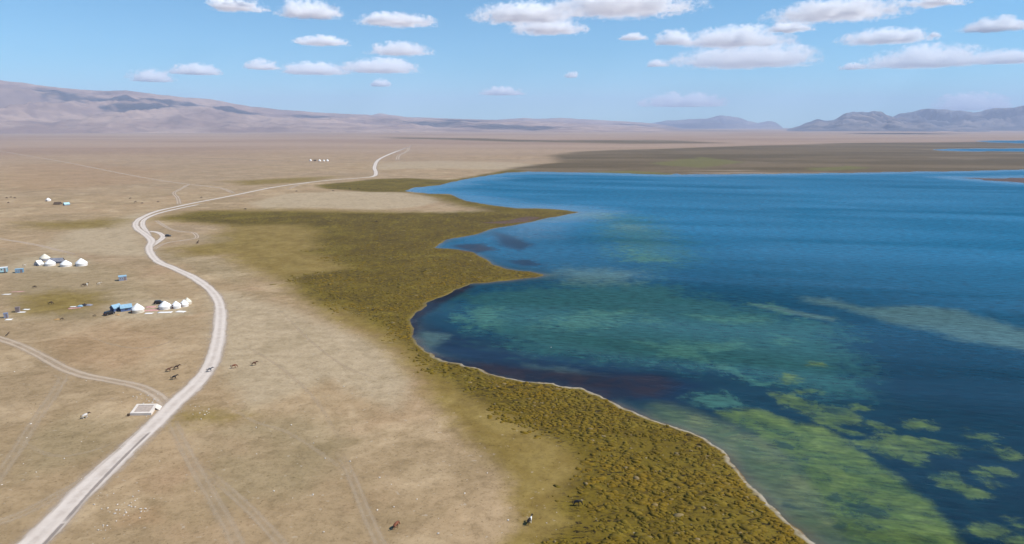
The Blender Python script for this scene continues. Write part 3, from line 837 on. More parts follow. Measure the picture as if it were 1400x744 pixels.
m_conc = simple('concrete', (.62, .55, .48), .95, .1, .6)
m_gravelfill = simple('gravel_fill', (.38, .31, .26), 1, .2, 2.5)
m_pink = simple('pink_rug', (.5, .27, .24), .95, .25, 2)
m_white = simple('white_sheet', (.72, .7, .68), .9, .06, 2)
m_dark = simple('dark_cloth', (.03, .028, .035), .9, .3, 2)
m_soil = simple('ochre_straw', (.42, .25, .1), 1, .3, 4)

def make_yurt(base, rad, h, label, group, wallm=None, roofm=None, door=250, band=None):
    t = empty('yurt', base, R(door), label, 'yurt', group)
    wh = h * .4
    bm = bmesh.new()
    lathe(bm, [(rad * .97, -.1), (rad * .985, wh * .3), (rad, wh * .7), (rad * .985, wh)], 32, R(11), R(349))
    bm_obj('wall', bm, wallm or m_felt, t, True)
    bm = bmesh.new()
    lathe(bm, [(rad * 1.03, wh - .12), (rad * 1.02, wh + .02), (rad * .82, wh + (h - wh) * .28), (rad * .56, wh + (h - wh) * .58), (rad * .32, wh + (h - wh) * .83), (rad * .17, h - .05)], 32, wob=.008)
    rf = bm_obj('roof', bm, roofm or m_felt, t, True)
    bm = bmesh.new()
    lathe(bm, [(rad * .18, h - .1), (rad * .18, h + .04), (rad * .1, h + .12), (.01, h + .14)], 16)
    bm_obj('crown_cover', bm, roofm or m_felt, t, True)
    for z in (wh * .35, wh * .75):
        bm = bmesh.new()
        lathe(bm, [(rad * 1.0, z), (rad * 1.012, z + .03), (rad * 1.012, z + .09), (rad * 1.0, z + .12)], 32, R(12), R(348))
        bm_obj('girth_rope', bm, m_rope if band is None else band, t, True)
    bm = bmesh.new(); x = rad * .96
    box(bm, x, 0, .82, .08, rad * .24, 1.6)
    d = bm_obj('door', bm, m_doorwood, t)
    bm = bmesh.new()
    for s in (-1, 1): box(bm, x + .02, s * rad * .155, .86, .14, .14, 1.74)
    box(bm, x + .02, 0, 1.71, .16, rad * .36, .14)
    bm_obj('door_frame', bm, m_ring, t)
    bm = bmesh.new(); box(bm, x + .07, rad * .08, .85, .06, .05, .16); bm_obj('handle', bm, m_rim, d)
    return t

GA = 'white felt yurts of the nearer camp by the road bend'
GB = 'white felt yurts of the farther camp at the left'
make_yurt(at(188.5, 426.8), 2.65, 3.7, 'tall white yurt with a cream wall beside the blue tents', GA, m_cream, m_felt, 235)
make_yurt(at(225.7, 422), 2.6, 3.3, 'wide white yurt right in front of the black car', GA, None, None, 200)
make_yurt(at(241, 420.9), 2.05, 2.9, 'middling white yurt between the wide one and the end pair', GA, None, None, 250)
make_yurt(at(252, 418.8), 1.8, 2.9, 'small white yurt in front of the greyish one in the near camp', GA, None, None, 255)
make_yurt(at(256.6, 415.6), 1.7, 2.8, 'greyish cream yurt half hidden at the right end of the near camp', GA, m_cream, m_cream, 265)
make_yurt(at(61.8, 356.2), 2.8, 3.9, 'cream roofed yurt with a dark patterned wall at the back of the far camp', GB, m_pattern, m_cream, 255, m_felt)
make_yurt(at(68.6, 362.9), 2.85, 3.3, 'white yurt directly in front of the patterned one, left of the grey tent', GB, None, None, 215)
make_yurt(at(90.3, 363.9), 3.0, 3.3, 'white yurt at the right end of the long grey tent', GB, None, None, 215)
make_yurt(at(111.6, 363), 3.1, 4.0, 'largest white yurt standing apart at the right of the far camp', GB, None, None, 220)
make_yurt(at(66.2, 275), 2.5, 3.3, 'lone white yurt left of the two tents on the far plain', GB, None, None, 260)
GC = 'row of tiny white yurts at the distant camp'
make_yurt(at(424.6, 220.2), 2.8, 4.0, 'leftmost yurt of the tiny distant row, left of the dark tent', GC)
make_yurt(at(437, 220.6), 3.2, 4.2, 'yurt just right of the dark tent in the tiny distant row', GC)
make_yurt(at(442.8, 220.6), 2.4, 3.6, 'smallest yurt of the tiny distant row, second from its right end', GC)
make_yurt(at(447.6, 220.6), 3.0, 4.2, 'rightmost yurt of the tiny distant row', GC)

def make_tent(base, L, Wd, wh, h, rz, label, cat, roofm, wallm, doorm, group=None, name='tent'):
    """ridge tent, ridge along local x"""
    t = empty(name, base, R(rz), label, cat, group)
    bm = bmesh.new()
    prism(bm, [(-Wd / 2, -.1), (Wd / 2, -.1), (Wd / 2 * .96, wh - .3), (0, h - .42), (-Wd / 2 * .96, wh - .3)], -L / 2, L / 2)
    bmesh.ops.rotate(bm, verts=bm.verts, cent=(0, 0, 0), matrix=Matrix.Rotation(math.pi / 2, 3, 'Z'))
    bm_obj('wall', bm, wallm, t)
    for s in (-1, 1):
        bm = bmesh.new()
        n = 6
        A = []
        for k in range(n + 1):
            x = -L / 2 - .2 + (L + .4) * k / n
            sag = -.06 * math.sin(math.pi * k / n)
            A.append([bm.verts.new((x, s * -.0, h + sag)), bm.verts.new((x, s * Wd * .27, (h + wh) / 2 + sag * 2.2)), bm.verts.new((x, s * (Wd / 2 + .22), wh - .12 + sag)),
                      bm.verts.new((x, s * (Wd / 2 + .2), wh - .2 + sag)), bm.verts.new((x, s * Wd * .27, (h + wh) / 2 + sag * 2.2 - .07)), bm.verts.new((x, s * .0, h + sag - .07))])
        for k in range(n):
            for j in range(6):
                bm.faces.new((A[k][j], A[k + 1][j], A[k + 1][(j + 1) % 6], A[k][(j + 1) % 6]))
        bm.faces.new(A[0]); bm.faces.new(A[-1])
        bm_obj('roof_slope', bm, roofm, t)
    bm = bmesh.new(); box(bm, -L / 2 - .02, 0, wh * .45, .08, Wd * .28, wh * .9); bm_obj('door', bm, doorm, t)
    bm = bmesh.new(); box(bm, 0, -Wd / 2 + .01, wh * .55, L * .22, .06, wh * .35)
    bm_obj('window', bm, m_dark, t)
    return t

GT = 'ridge tents pitched beside the yurts'
make_tent(at(158.6, 424.6), 3.4, 3.0, 1.5, 2.9, 62, 'smaller bright blue tent at the left end of the near camp, beside the dark car', 'tent', m_bluecan, m_darkblue, m_dark, GT)
make_tent(at(172.4, 424.4), 4.4, 3.2, 1.6, 2.9, 38, 'larger blue tent with a dark side next to the tall cream walled yurt', 'tent', m_bluecan, m_darkblue, m_dark, GT)
make_tent(at(78.3, 359.6), 6.8, 3.6, 1.3, 3.1, 8, 'long slate grey tent behind the white yurts of the far camp', 'tent', m_greycan, m_greycan, m_dark, GT)
make_tent(at(53.2, 362.8), 3.2, 3.4, .9, 3.0, 80, 'small white tent with its shaded side painted grey, left of the far yurts', 'tent', m_felt, m_shadefelt, m_dark, GT)
make_tent(at(79, 279.6), 6.2, 4.0, .7, 2.6, 5, 'low dark brown tent between the lone yurt and a blue grey tent', 'tent', m_ring, m_ring, m_dark, GT)
make_tent(at(91, 280.6), 5.0, 4.0, 1.1, 2.9, 55, 'blue grey tent at the right of the lone yurt on the far plain', 'tent', m_paleblue, m_bluegrey, m_dark, GT)
make_tent(at(430.6, 220.4), 5.5, 5.0, 1.6, 3.4, 10, 'dark tent in the tiny distant row of yurts', 'tent', m_ring, m_ring, m_dark, GT)

def make_hut(base, L, Wd, h, rz, label, cat, name, front, side, roofm, pitch=.25, group=None, wheels=False):
    t = empty(name, base, R(rz), label, cat, group)
    z0 = .55 if wheels else -.05
    bm = bmesh.new(); box(bm, 0, 0, z0 + h / 2, L, Wd, h)
    bmesh.ops.bevel(bm, geom=bm.edges[:], offset=.05, segments=1)
    bm_obj('wall', bm, side, t)
    bm = bmesh.new(); box(bm, 0, -Wd / 2 - .02, z0 + h / 2, L * .985, .06, h * .97); bm_obj('front_panel', bm, front, t)
    bm = bmesh.new(); prism(bm, [(-Wd / 2 - .15, h + z0 - .02), (Wd / 2 + .15, h + z0 - .02), (Wd / 2 + .15, h + z0 + .08), (0, h + z0 + pitch), (-Wd / 2 - .15, h + z0 + .08)], -L / 2 - .12, L / 2 + .12)
    bmesh.ops.rotate(bm, verts=bm.verts, cent=(0, 0, 0), matrix=Matrix.Rotation(math.pi / 2, 3, 'Z'))
    bm_obj('roof', bm, roofm, t)
    bm = bmesh.new(); box(bm, L * .28, -Wd / 2 - .07, z0 + h * .44, min(.9, L * .4), .06, h * .82)
    d = bm_obj('door', bm, m_plank, t)
    bm = bmesh.new(); box(bm, L * .28 + min(.3, L * .13), -Wd / 2 - .13, z0 + h * .45, .05, .06, .16); bm_obj('handle', bm, m_rim, d)
    if L > 3:
        for x in (-.28, .02):
            bm = bmesh.new(); box(bm, L * x, -Wd / 2 - .07, z0 + h * .6, L * .15, .05, h * .3); w = bm_obj('window', bm, m_glass, t)
            bm = bmesh.new()
            for s in (-1, 1): box(bm, L * x + s * L * .08, -Wd / 2 - .09, z0 + h * .6, .07, .05, h * .34)
            for s in (-1, 1): box(bm, L * x, -Wd / 2 - .09, z0 + h * .6 + s * h * .16, L * .16, .048, .07)
            bm_obj('frame', bm, m_whitemetal, w)
    if wheels:
        for x in (-L * .33, L * .33):
            for s in (-1, 1): wheel(t, x, s * (Wd / 2 - .15), .36)
    return t

def wheel(parent, x, y, r, axis='Y'):
    bm = bmesh.new()
    bmesh.ops.create_cone(bm, cap_ends=True, segments=18, radius1=r, radius2=r, depth=.24, matrix=Matrix.Translation((x, y, r)) @ Matrix.Rotation(math.pi / 2, 4, 'X'))
    bmesh.ops.bevel(bm, geom=[e for e in bm.edges if e.calc_face_angle(0) > 1], offset=.04, segments=1)
    w = bm_obj('wheel', bm, m_rubber, parent)
    s = 1 if y > 0 else -1
    bm = bmesh.new()
    bmesh.ops.create_cone(bm, cap_ends=True, segments=14, radius1=r * .6, radius2=r * .55, depth=.06, matrix=Matrix.Translation((x, y + s * .11, r)) @ Matrix.Rotation(-s * math.pi / 2, 4, 'X'))
    bm_obj('rim', bm, m_rim, w)

make_hut(at(3.0, 373.2), 5.4, 2.3, 2.5, 28, 'turquoise caravan cut by the left edge of the picture', 'caravan', 'caravan', m_paleblue, m_bluemetal, m_whitemetal, .3, None, True)
make_hut(at(27, 372.6), 3.6, 2.4, 2.1, 24, 'blue metal cabin with a pale roof, right of the turquoise caravan', 'cabin', 'cabin', m_bluemetal, m_bluemetal, m_bluecan, .2)
make_hut(at(168, 383.2), 3.6, 2.6, 2.2, 30, 'lone blue grey cabin standing between the two camps', 'cabin', 'cabin', m_bluegrey, m_bluegrey, m_bluecan, .6)
make_hut(at(24.6, 426.6), 1.5, 1.5, 2.2, 20, 'brown plank outhouse beside a pale board on the grass', 'outhouse', 'outhouse', m_plank, m_plank, m_plank, .15)
make_hut(at(8.6, 434.6), 1.4, 1.4, 2.1, 25, 'blue grey outhouse near the left edge above the dirt track', 'outhouse', 'outhouse', m_bluegrey, m_bluegrey, m_bluegrey, .15)

def sheet(px, py, w, d, rz, mat, label, cat, name, h=.12, group=None):
    """cloth lying in folds on the grass"""
    bm = bmesh.new()
    bmesh.ops.create_grid(bm, x_segments=9, y_segments=6, size=.5)
    for v in bm.verts:
        x, y = v.co.x, v.co.y
        e = 1 + .4 * mnoise.noise((x * 2.3 + px, y * 2.3 + py, 1))
        v.co = Vector((x * w * e, y * d * e, .035 + max(0, h * (.5 + mnoise.noise((x * 5 + px, y * 4 + py, 0)) * .8) * (1 - 3.6 * max(x * x, y * y)))))
    r = bmesh.ops.extrude_face_region(bm, geom=bm.faces[:])
    for v in [g for g in r['geom'] if isinstance(g, bmesh.types.BMVert)]: v.co.z += .03
    o = bm_obj(name, bm, mat, None, True)
    o.location = at(px, py); o.rotation_euler = (0, 0, R(rz))
    return tag(o, label, cat, group)

GS = 'rugs and sheets spread on the grass of the near camp'
sheet(206, 420, 4.2, 3.0, 15, m_pink, 'faded pink rug farthest up between the first two near yurts', 'rug', 'rug', .15, GS)
sheet(203, 424.6, 4.5, 2.4, 20, m_pink, 'reddish rug by the right side of the tall cream walled yurt', 'rug', 'rug', .15, GS)
sheet(210.5, 424.4, 3.4, 2.8, 25, m_pink, 'pinkish rug lying against the wide white yurt', 'rug', 'rug', .2, GS)
sheet(203.5, 428.6, 3.4, 1.7, 5, m_white, 'short white sheet below the pink rugs', 'sheet', 'ground_sheet', .1, GS)
sheet(226, 427.2, 6.0, 2.3, 6, m_white, 'long white sheet in front of the wide white yurt', 'sheet', 'ground_sheet', .1, GS)
sheet(247, 426.2, 4.4, 2.4, -6, m_white, 'white sheet in front of the small yurts at the right end', 'sheet', 'ground_sheet', .1, GS)
sheet(29.5, 426.9, 3.2, 1.6, 5, m_white, 'pale board on the grass right of the plank outhouse', 'board', 'board', .03)
sheet(36, 423.3, 2.6, 1.6, 5, m_white, 'second pale board lying higher up right of the plank outhouse', 'board', 'board', .03)
sheet(12.2, 437, 2.6, 2.2, 10, m_white, 'white slab by the foot of the blue grey outhouse', 'slab', 'slab', .05)
sheet(10, 402.5, 3.6, 1.6, 8, m_white, 'pale sheet alone on the turf near the left edge', 'sheet', 'ground_sheet', .05)
sheet(24, 399, 5.2, 1.3, 12, m_pink, 'thin pinkish strip of cloth above the pale sheet at the left edge', 'cloth', 'cloth', .05)
GH = 'jumble of tarpaulins left of the near camp'
sheet(102, 421.4, 5.0, 1.8, 28, m_pink, 'dusty pink strip at the left end of the tarpaulin jumble', 'tarpaulin', 'tarpaulin', .2, GH)
sheet(100, 419.4, 2.4, 1.4, 10, m_white, 'small white sheet above the dusty pink strip', 'sheet', 'ground_sheet', .1, GH)
sheet(110, 418.8, 2.2, 2.4, 20, m_bluecan, 'light blue tarpaulin in the middle of the jumble', 'tarpaulin', 'tarpaulin', .9, GH)
sheet(116, 418, 2.4, 2.2, 0, m_dark, 'black heaped bundle right of the light blue tarpaulin', 'bundle', 'bundle', 1.4, GH)
sheet(122, 417.6, 2.6, 2.4, 12, m_greycan, 'grey white tarpaulin at the right end of the jumble', 'tarpaulin', 'tarpaulin', .9, GH)
sheet(106, 420.6, 3.4, 1.2, 28, m_dark, 'dark roll of cloth lying along the pink strip', 'cloth roll', 'cloth_roll', .5, GH)
sheet(78, 437, 2.4, 1.2, 5, m_soil, 'small ochre heap on the grass left of a dark animal', 'heap', 'straw_heap', .5)
sheet(161, 431, 1.5, 1.2, 5, m_soil, 'small ochre heap in front of the blue tents', 'heap', 'straw_heap', .6)

# ------------------------------------------------------------------ cars
def make_car(base, rz, label, paint, group='cars parked in the near camp', big=1.0):
    t = empty('parked_car', base, R(rz), label, 'car', group)
    L, Wd = 4.5 * big, 1.85 * big
    bm = bmesh.new()
    prism(bm, [(-L / 2, .42), (-L / 2 + .1, .32), (L / 2 - .15, .32), (L / 2, .5), (L / 2 - .05, .85), (L * .24, 1.02), (-L * .47, 1.05), (-L / 2, .9)], -Wd / 2, Wd / 2)
    bmesh.ops.bevel(bm, geom=[e for e in bm.edges if abs(e.verts[0].co.y - e.verts[1].co.y) < .01], offset=.09, segments=2)
    bm_obj('body', bm, paint, t, False)
    bm = bmesh.new()
    prism(bm, [(L * .23, 1.0), (L * .06, 1.62), (-L * .40, 1.64), (-L * .465, 1.02)], -Wd * .43, Wd * .43)
    bmesh.ops.bevel(bm, geom=bm.edges[:], offset=.06, segments=1)
    cabn = bm_obj('cabin_glass', bm, m_glass, t)
    bm = bmesh.new(); box(bm, -L * .17, 0, 1.66, L * .44, Wd * .8, .07); bmesh.ops.bevel(bm, geom=bm.edges[:], offset=.03, segments=1)
    bm_obj('roof_panel', bm, paint, t)
    for x in (L * .06, -L * .17, -L * .37):
        bm = bmesh.new()
        for s in (-1, 1): box(bm, x, s * Wd * .435, 1.32, .09, .04, .62)
        bm_obj('pillar', bm, paint, cabn)
    for x in (-L * .31, L * .31):
        for s in (-1, 1): wheel(t, x, s * (Wd / 2 - .1), .36)
    for s in (-1, 1):
        bm = bmesh.new(); box(bm, L / 2 - .03, s * Wd * .34, .72, .1, .34, .16); bm_obj('headlight', bm, m_lamp, t)
        bm = bmesh.new(); box(bm, -L / 2 + .0, s * Wd * .4, .86, .1, .2, .24); bm_obj('tail_light', bm, m_redlamp, t)
    return t
make_car(at(218, 415.6), 14, 'black car parked behind the wide white yurt', m_black)
make_car(at(149.6, 430.4), 62, 'dark car parked at the left end of the near camp', m_black, big=.95)
make_car(at(230, 323.6), 20, 'small dark car inside the loop of tracks on the plain', m_black, 'cars out on the plain', big=.9)

# ------------------------------------------------------------------ concrete platform by the road
def platform():
    c = [G(*p, LAND) for p in ((178, 568.5), (207, 568), (216.5, 555), (187.5, 555.6))]
    O = Vector(c[0]); X_ = (Vector(c[1]) - O); Y_ = (Vector(c[3]) - O)
    Lx, Ly = X_.length, Y_.length
    t = empty('platform', (O.x, O.y, LAND), math.atan2(X_.y, X_.x), 'low concrete platform with a gravel centre beside the gravel road', 'platform')
    ang = math.acos(max(-1, min(1, X_.normalized().dot(Y_.normalized()))))
    sx = Ly * math.cos(ang); sy = Ly * math.sin(ang)
    def P(u, v): return (u * Lx + v * sx, v * sy)
    def slab(name, quad, z0, z1, mat):
        bm = bmesh.new()
        a = [bm.verts.new((*P(*q), z0)) for q in quad]; b = [bm.verts.new((*P(*q), z1)) for q in quad]
        bm.faces.new(a[::-1]); bm.faces.new(b)
        for k in range(4): bm.faces.new((a[k], a[(k + 1) % 4], b[(k + 1) % 4], b[k]))
        bmesh.ops.bevel(bm, geom=bm.edges[:], offset=.04, segments=1)
        return bm_obj(name, bm, mat, t)
    H_ = .75
    slab('front_kerb', [(0, 0), (1, 0), (1, .13), (0, .13)], -.1, H_, m_conc)
    slab('back_kerb', [(0, .87), (1, .87), (1, 1), (0, 1)], -.1, H_ - .003, m_conc)
    slab('side_kerb', [(0, .132), (.12, .132), (.12, .868), (0, .868)], -.1, H_ - .006, m_conc)
    slab('side_kerb', [(.88, .132), (1, .132), (1, .868), (.88, .868)], -.1, H_ - .006, m_conc)
    slab('gravel_bed', [(.122, .134), (.878, .134), (.878, .866), (.122, .866)], -.1, H_ - .12, m_gravelfill)
    bm = bmesh.new()                       # ramp down to the road
    x0 = P(1.004, .58); x1 = P(1.004, .98); x2 = P(1.24, .5); x3 = P(1.24, .92)
    pts = [(*x0, H_ - .02), (*x1, H_ - .02), (*x3, .12), (*x2, .12), (*x0, H_ - .22), (*x1, H_ - .22), (*x3, -.1), (*x2, -.1)]
    v = [bm.verts.new(p) for p in pts]
    for f in ((0, 1, 2, 3), (4, 5, 6, 7), (0, 1, 5, 4), (1, 2, 6, 5), (2, 3, 7, 6), (3, 0, 4, 7)): bm.faces.new([v[i] for i in f])
    bm_obj('ramp', bm, m_conc, t)
    bm = bmesh.new(); box(bm, -.35, -.2, .3, .5, .5, .8); bmesh.ops.bevel(bm, geom=bm.edges[:], offset=.05, segments=1); bm_obj('corner_post', bm, m_ring, t)
platform()

# ------------------------------------------------------------------ horses
def coat(name, a, b=None, mode=0):
    M = Mat(name)
    o = M.n('TexCoord').outputs['Object']
    nz = M.noise(o, 3.0, 3, .6)
    c = M.mix(M.step(nz, .3, .7), tuple(v * .8 for v in a), a)
    if b:
        s = M.n('SeparateXYZ', {0: o})
        if mode == 1: f = M.step(M.add(s.outputs[0], M.mul(M.sub(nz, .5), .9)), .16, .24)
        elif mode == 2: f = M.step(s.outputs[0], .62, .72)
        elif mode == 3: f = M.step(M.mul(s.outputs[2], -1), -.62, -.5)
        else: f = M.step(M.noise(o, 1.6, 1, .5), .5, .53)
        if mode == 1: f = M.mul(f, M.sub(1.0, M.step(s.outputs[0], .66, .74)))
        c = M.mix(f, c, b)
    return M.surf(M.n('BsdfPrincipled', {'Base Color': c, 'Roughness': .6, 'Specular IOR Level': .25}))

c_brown = coat('chestnut_coat', (.2, .066, .03))
c_bay = coat('bay_coat', (.12, .048, .024), (.02, .016, .014), 3)
c_dark = coat('dark_bay_coat', (.05, .027, .018))
c_black = coat('black_coat', (.012, .011, .012))
c_grey = coat('grey_coat', (.09, .09, .1))
c_pied = coat('pied_coat', (.011, .01, .011), (.72, .7, .66), 1)
c_white = coat('white_coat', (.66, .62, .58), (.05, .03, .025), 2)
c_cream = coat('cream_coat', (.62, .54, .44))
c_mane = coat('dark_mane', (.012, .01, .01))

def skin_mesh(name, chains, mat, levels=1):
    """chains: lists of (x,y,z,r); a chain may begin with the index of a vertex laid before"""
    bm = bmesh.new(); vs = []; rad = []
    lay = bm.verts.layers.skin.verify()
    for ch in chains:
        prev = None
        for q in ch:
            if isinstance(q, int): prev = vs[q]; continue
            v = bm.verts.new(q[:3]); vs.append(v); rad.append(q[3])
            if prev: bm.edges.new((prev, v))
            prev = v
    for i, v in enumerate(vs):
        v[lay].radius = (rad[i], rad[i]); v[lay].use_root = (i == 0)
    me = bpy.data.meshes.new(name); bm.to_mesh(me); bm.free()
    o = bpy.data.objects.new(name, me); COL.objects.link(o)
    o.modifiers.new('skin', 'SKIN')
    s = o.modifiers.new('sub', 'SUBSURF'); s.levels = s.render_levels = levels
    dg = bpy.context.evaluated_depsgraph_get(); dg.update()
    out = bpy.data.meshes.new_from_object(o.evaluated_get(dg))
    bpy.data.objects.remove(o)
    out.name = name; out.materials.clear(); out.materials.append(mat); out.shade_smooth()
    return out

def horse_parts(pose):
    graze = pose == 'graze'
    w = .16 if pose == 'walk' else .04
    body = [[(-.56, 0, 1.12, .27), (-.1, 0, 1.09, .29), (.36, 0, 1.12, .27), (.6, 0, 1.2, .19)]]
    if graze: neck = [(.92, 0, .98, .13), (1.14, 0, .66, .1), (1.22, 0, .4, .085), (1.28, 0, .16, .06)]
    elif pose == 'walk': neck = [(.92, 0, 1.36, .135), (1.16, 0, 1.46, .105), (1.36, 0, 1.3, .085), (1.52, 0, 1.12, .06)]
    else: neck = [(.84, 0, 1.48, .135), (1.0, 0, 1.72, .105), (1.2, 0, 1.56, .085), (1.36, 0, 1.4, .06)]
    body.append([3] + neck)
    e = neck[1]
    for s in (-1, 1):
        f = s * w
        body.append([2, (.42, s * .17, .88, .12), (.45 + f * .6, s * .15, .48, .062), (.42 + f * 1.3, s * .15, .13, .045), (.48 + f * 1.3, s * .15, .03, .055)])
    for s in (-1, 1):
        f = -s * w
        body.append([0, (-.56, s * .18, .86, .16), (-.48 + f * .4, s * .17, .68, .1), (-.68 + f * .8, s * .16, .44, .06), (-.64 + f * 1.3, s * .16, .13, .045), (-.58 + f * 1.3, s * .16, .03, .055)])
    for s in (-1, 1):
        body.append([5, (e[0] - .02, s * .09, e[2] + .1, .03), (e[0] + .0, s * .1, e[2] + .18, .012)])
    tail = [[(-.8, 0, 1.22, .05), (-.93, 0, 1.05, .075), (-.97, .02, .75, .085), (-.95, .03, .42, .03)]]
    a, b = (.6, 0, 1.2), neck[0]
    mane = [[(.55, 0, 1.40, .04), ((a[0] + b[0]) / 2 - .03, .03, (a[2] + b[2]) / 2 + (.17 if not graze else .19), .055), (b[0] + (-.08 if not graze else .06), .04, b[2] + .13, .055), (e[0] - (.07 if not graze else -.06), .03, e[2] + .11, .04), (e[0] + .08, 0, e[2] + (.09 if not graze else -.05), .025)]]
    return body, tail, mane

HM = {}
def horse(px, py, heading, pose, mat, label, group=None, size=1.0, cat='horse', name='horse'):
    if pose not in HM:
        b, t, m = horse_parts(pose)
        HM[pose] = (skin_mesh('horse', b, c_brown, 2), skin_mesh('tail', t, c_mane), skin_mesh('mane', m, c_mane))
    key = (pose, mat.name)
    if key not in HM:
        me = HM[pose][0].copy(); me.materials.clear(); me.materials.append(mat); HM[key] = me
    o = bpy.data.objects.new(name, HM[key]); COL.objects.link(o)
    o.location = at(px, py); o.rotation_euler = (0, 0, R(heading)); o.scale = (size,) * 3
    tag(o, label, cat, group)
    for nm, k in (('tail', 1), ('mane', 2)):
        c = bpy.data.objects.new(nm, HM[pose][k]); COL.objects.link(c); c.parent = o
    return o

GR = 'loose horses grazing and walking on the steppe'
horse(541.5, 722.5, 62, 'graze', c_brown, 'chestnut horse grazing alone on bare turf at the bottom edge', GR)
horse(724, 716.5, 58, 'stand', c_pied, 'black and white horse seen from behind near the marsh edge', GR)
horse(788.5, 691.5, 2, 'graze', c_black, 'black horse grazing on the green turf beside the tussocks', GR)
horse(230.6, 508.5, 32, 'walk', c_bay, 'brown horse at the left of the trio just left of the road', GR)
horse(241.4, 505, 30, 'walk', c_dark, 'dark horse farthest back of the trio just left of the road', GR)
horse(238, 519, 26, 'walk', c_black, 'blackish horse lowest of the trio just left of the road', GR)
horse(286.6, 508.5, 24, 'walk', c_grey, 'dark grey horse crossing the pale gravel road', GR)
horse(319.8, 503.6, 20, 'graze', c_brown, 'brown horse next to the road on its right side', GR)
horse(347.4, 500, 12, 'walk', c_bay, 'bay horse farthest right of those strung out across the road', GR)
horse(116.5, 572, 40, 'walk', c_white, 'white horse with a dark head standing left of the concrete platform', GR)
horse(113.8, 391.6, 20, 'graze', c_dark, 'dark horse of the close pair above the lone turf between the camps', GR)
horse(118.2, 391, 15, 'stand', c_pied, 'black and white horse of the close pair between the camps', GR)
horse(135.4, 389.8, 18, 'walk', c_cream, 'cream horse right of the close pair between the camps', GR)
horse(69, 416.4, 15, 'graze', c_dark, 'dark horse grazing above left of the tarpaulin jumble', GR)
horse(84.5, 437.6, 10, 'graze', c_dark, 'small dark animal beside the ochre heap', GR, .7, 'animal', 'animal')
horse(129, 432.8, 10, 'graze', c_dark, 'tiny dark animal left of the dark car', GR, .6, 'animal', 'animal')
horse(9, 459.5, 80, 'graze', c_black, 'lower of two small dark animals by the left end of the track', GR, .45, 'animal', 'animal')
horse(11.6, 457, 85, 'stand', c_dark, 'upper of two small dark animals by the left end of the track', GR, .5, 'animal', 'animal')
horse(34, 364.6, 20, 'stand', c_cream, 'pale horse between the blue cabin and the far yurts', GR)
horse(47, 394, 10, 'graze', c_dark, 'dark horse shape standing for a thin dark line on the turf below the blue cabin', GR, .9)  # horse mesh stands for a dark line lying on the turf
horse(270.4, 333.4, 85, 'stand', c_dark, 'dark horse seen end on by the corner of the looping track', GR, 1.25)
GF = 'tiny dark cattle far off on the plain'
for px, py, hd, lb in (
    (478, 259.2, 10, 'left one of the dark pair of cattle on the far marsh before the lake inlet'), (489.5, 258.6, 5, 'right one of the dark pair of cattle on the far marsh before the lake inlet'),
    (514, 304.4, 0, 'single dark animal in the middle of the olive marsh'), (9, 271.6, 5, 'leftmost dark animal of the far herd at the left edge'),
    (14.5, 270.8, 15, 'middle dark animal of the far herd at the left edge'), (20, 271.4, 8, 'rightmost dark animal of the far herd at the left edge'),
    (11.4, 278.2, 80, 'dark animal standing below the far herd at the left edge'), (178, 272.2, 60, 'topmost dark speck of an animal left of the small forked track'),
    (185, 277, 40, 'dark speck of an animal next below the topmost one by the forked track'), (194, 279, 10, 'lowest dark speck of an animal left of the forked track'),
    (216, 277, 30, 'dark speck of an animal closest to the forked track'), (275, 271, 10, 'dark speck of an animal just above the gravel road'),
    (405, 262.4, 0, 'dark animal on pale ground below the side track'), (455, 262, 20, 'faint animal near the left end of the far marsh'), (335, 287, 10, 'dark animal at the upper edge of the long olive marsh'),
    (396, 220, 10, 'dark speck left of the tiny distant row of yurts')):
    horse(px, py, hd, 'graze', c_dark, lb, GF, 1.15, 'animal', 'animal')
#OBJ_END#
# ------------------------------------------------------------------ clouds
def cloud_material():
    M = Mat('cloud_vapour')
    tc = M.n('TexCoord').outputs['Object']
    p = M.pos()
    info = M.n('ObjectInfo')
    rx = M.n('SeparateXYZ', {0: tc})
    x, y, z = rx.outputs[0], rx.outputs[1], rx.outputs[2]
    # billows: lumps of several sizes added to a flat-based mound
    q = M.mapping(p, (1, 1, 1.35))
    q = M.n('VectorMath', {0: q, 'Scale': M.n('Attribute', attribute_name='grain', attribute_type='OBJECT').outputs['Fac']}, operation='SCALE').outputs[0]
    n1 = M.noise(q, 1 / 520, 3, .55); n2 = M.noise(q, 1 / 150, 6, .66)
    r2 = M.add(M.mul(x, x), M.add(M.mul(y, y), M.mul(M.mul(z, z), 1.0)))
    base = M.step(z, .0, .10)
    core = M.sub(1.0, M.math('POWER', r2, .5))
    f = M.add(M.mul(core, 1.0), M.add(M.mul(M.sub(n1, .5), 1.6), M.mul(M.sub(n2, .5), 1.9)))
    edge = M.step(M.sub(1.0, r2), .0, .25)
    d = M.mul(M.mul(M.step(f, .22, .85), edge), base)
    d = M.mul(d, M.n('Attribute', attribute_name='vapour', attribute_type='OBJECT').outputs['Fac'])
    v = M.n('VolumePrincipled', {'Color': (1.0, 1.0, 1.0), 'Density': d, 'Anisotropy': .0})
    M.set(M.out.inputs['Volume'], v)
    return M.m

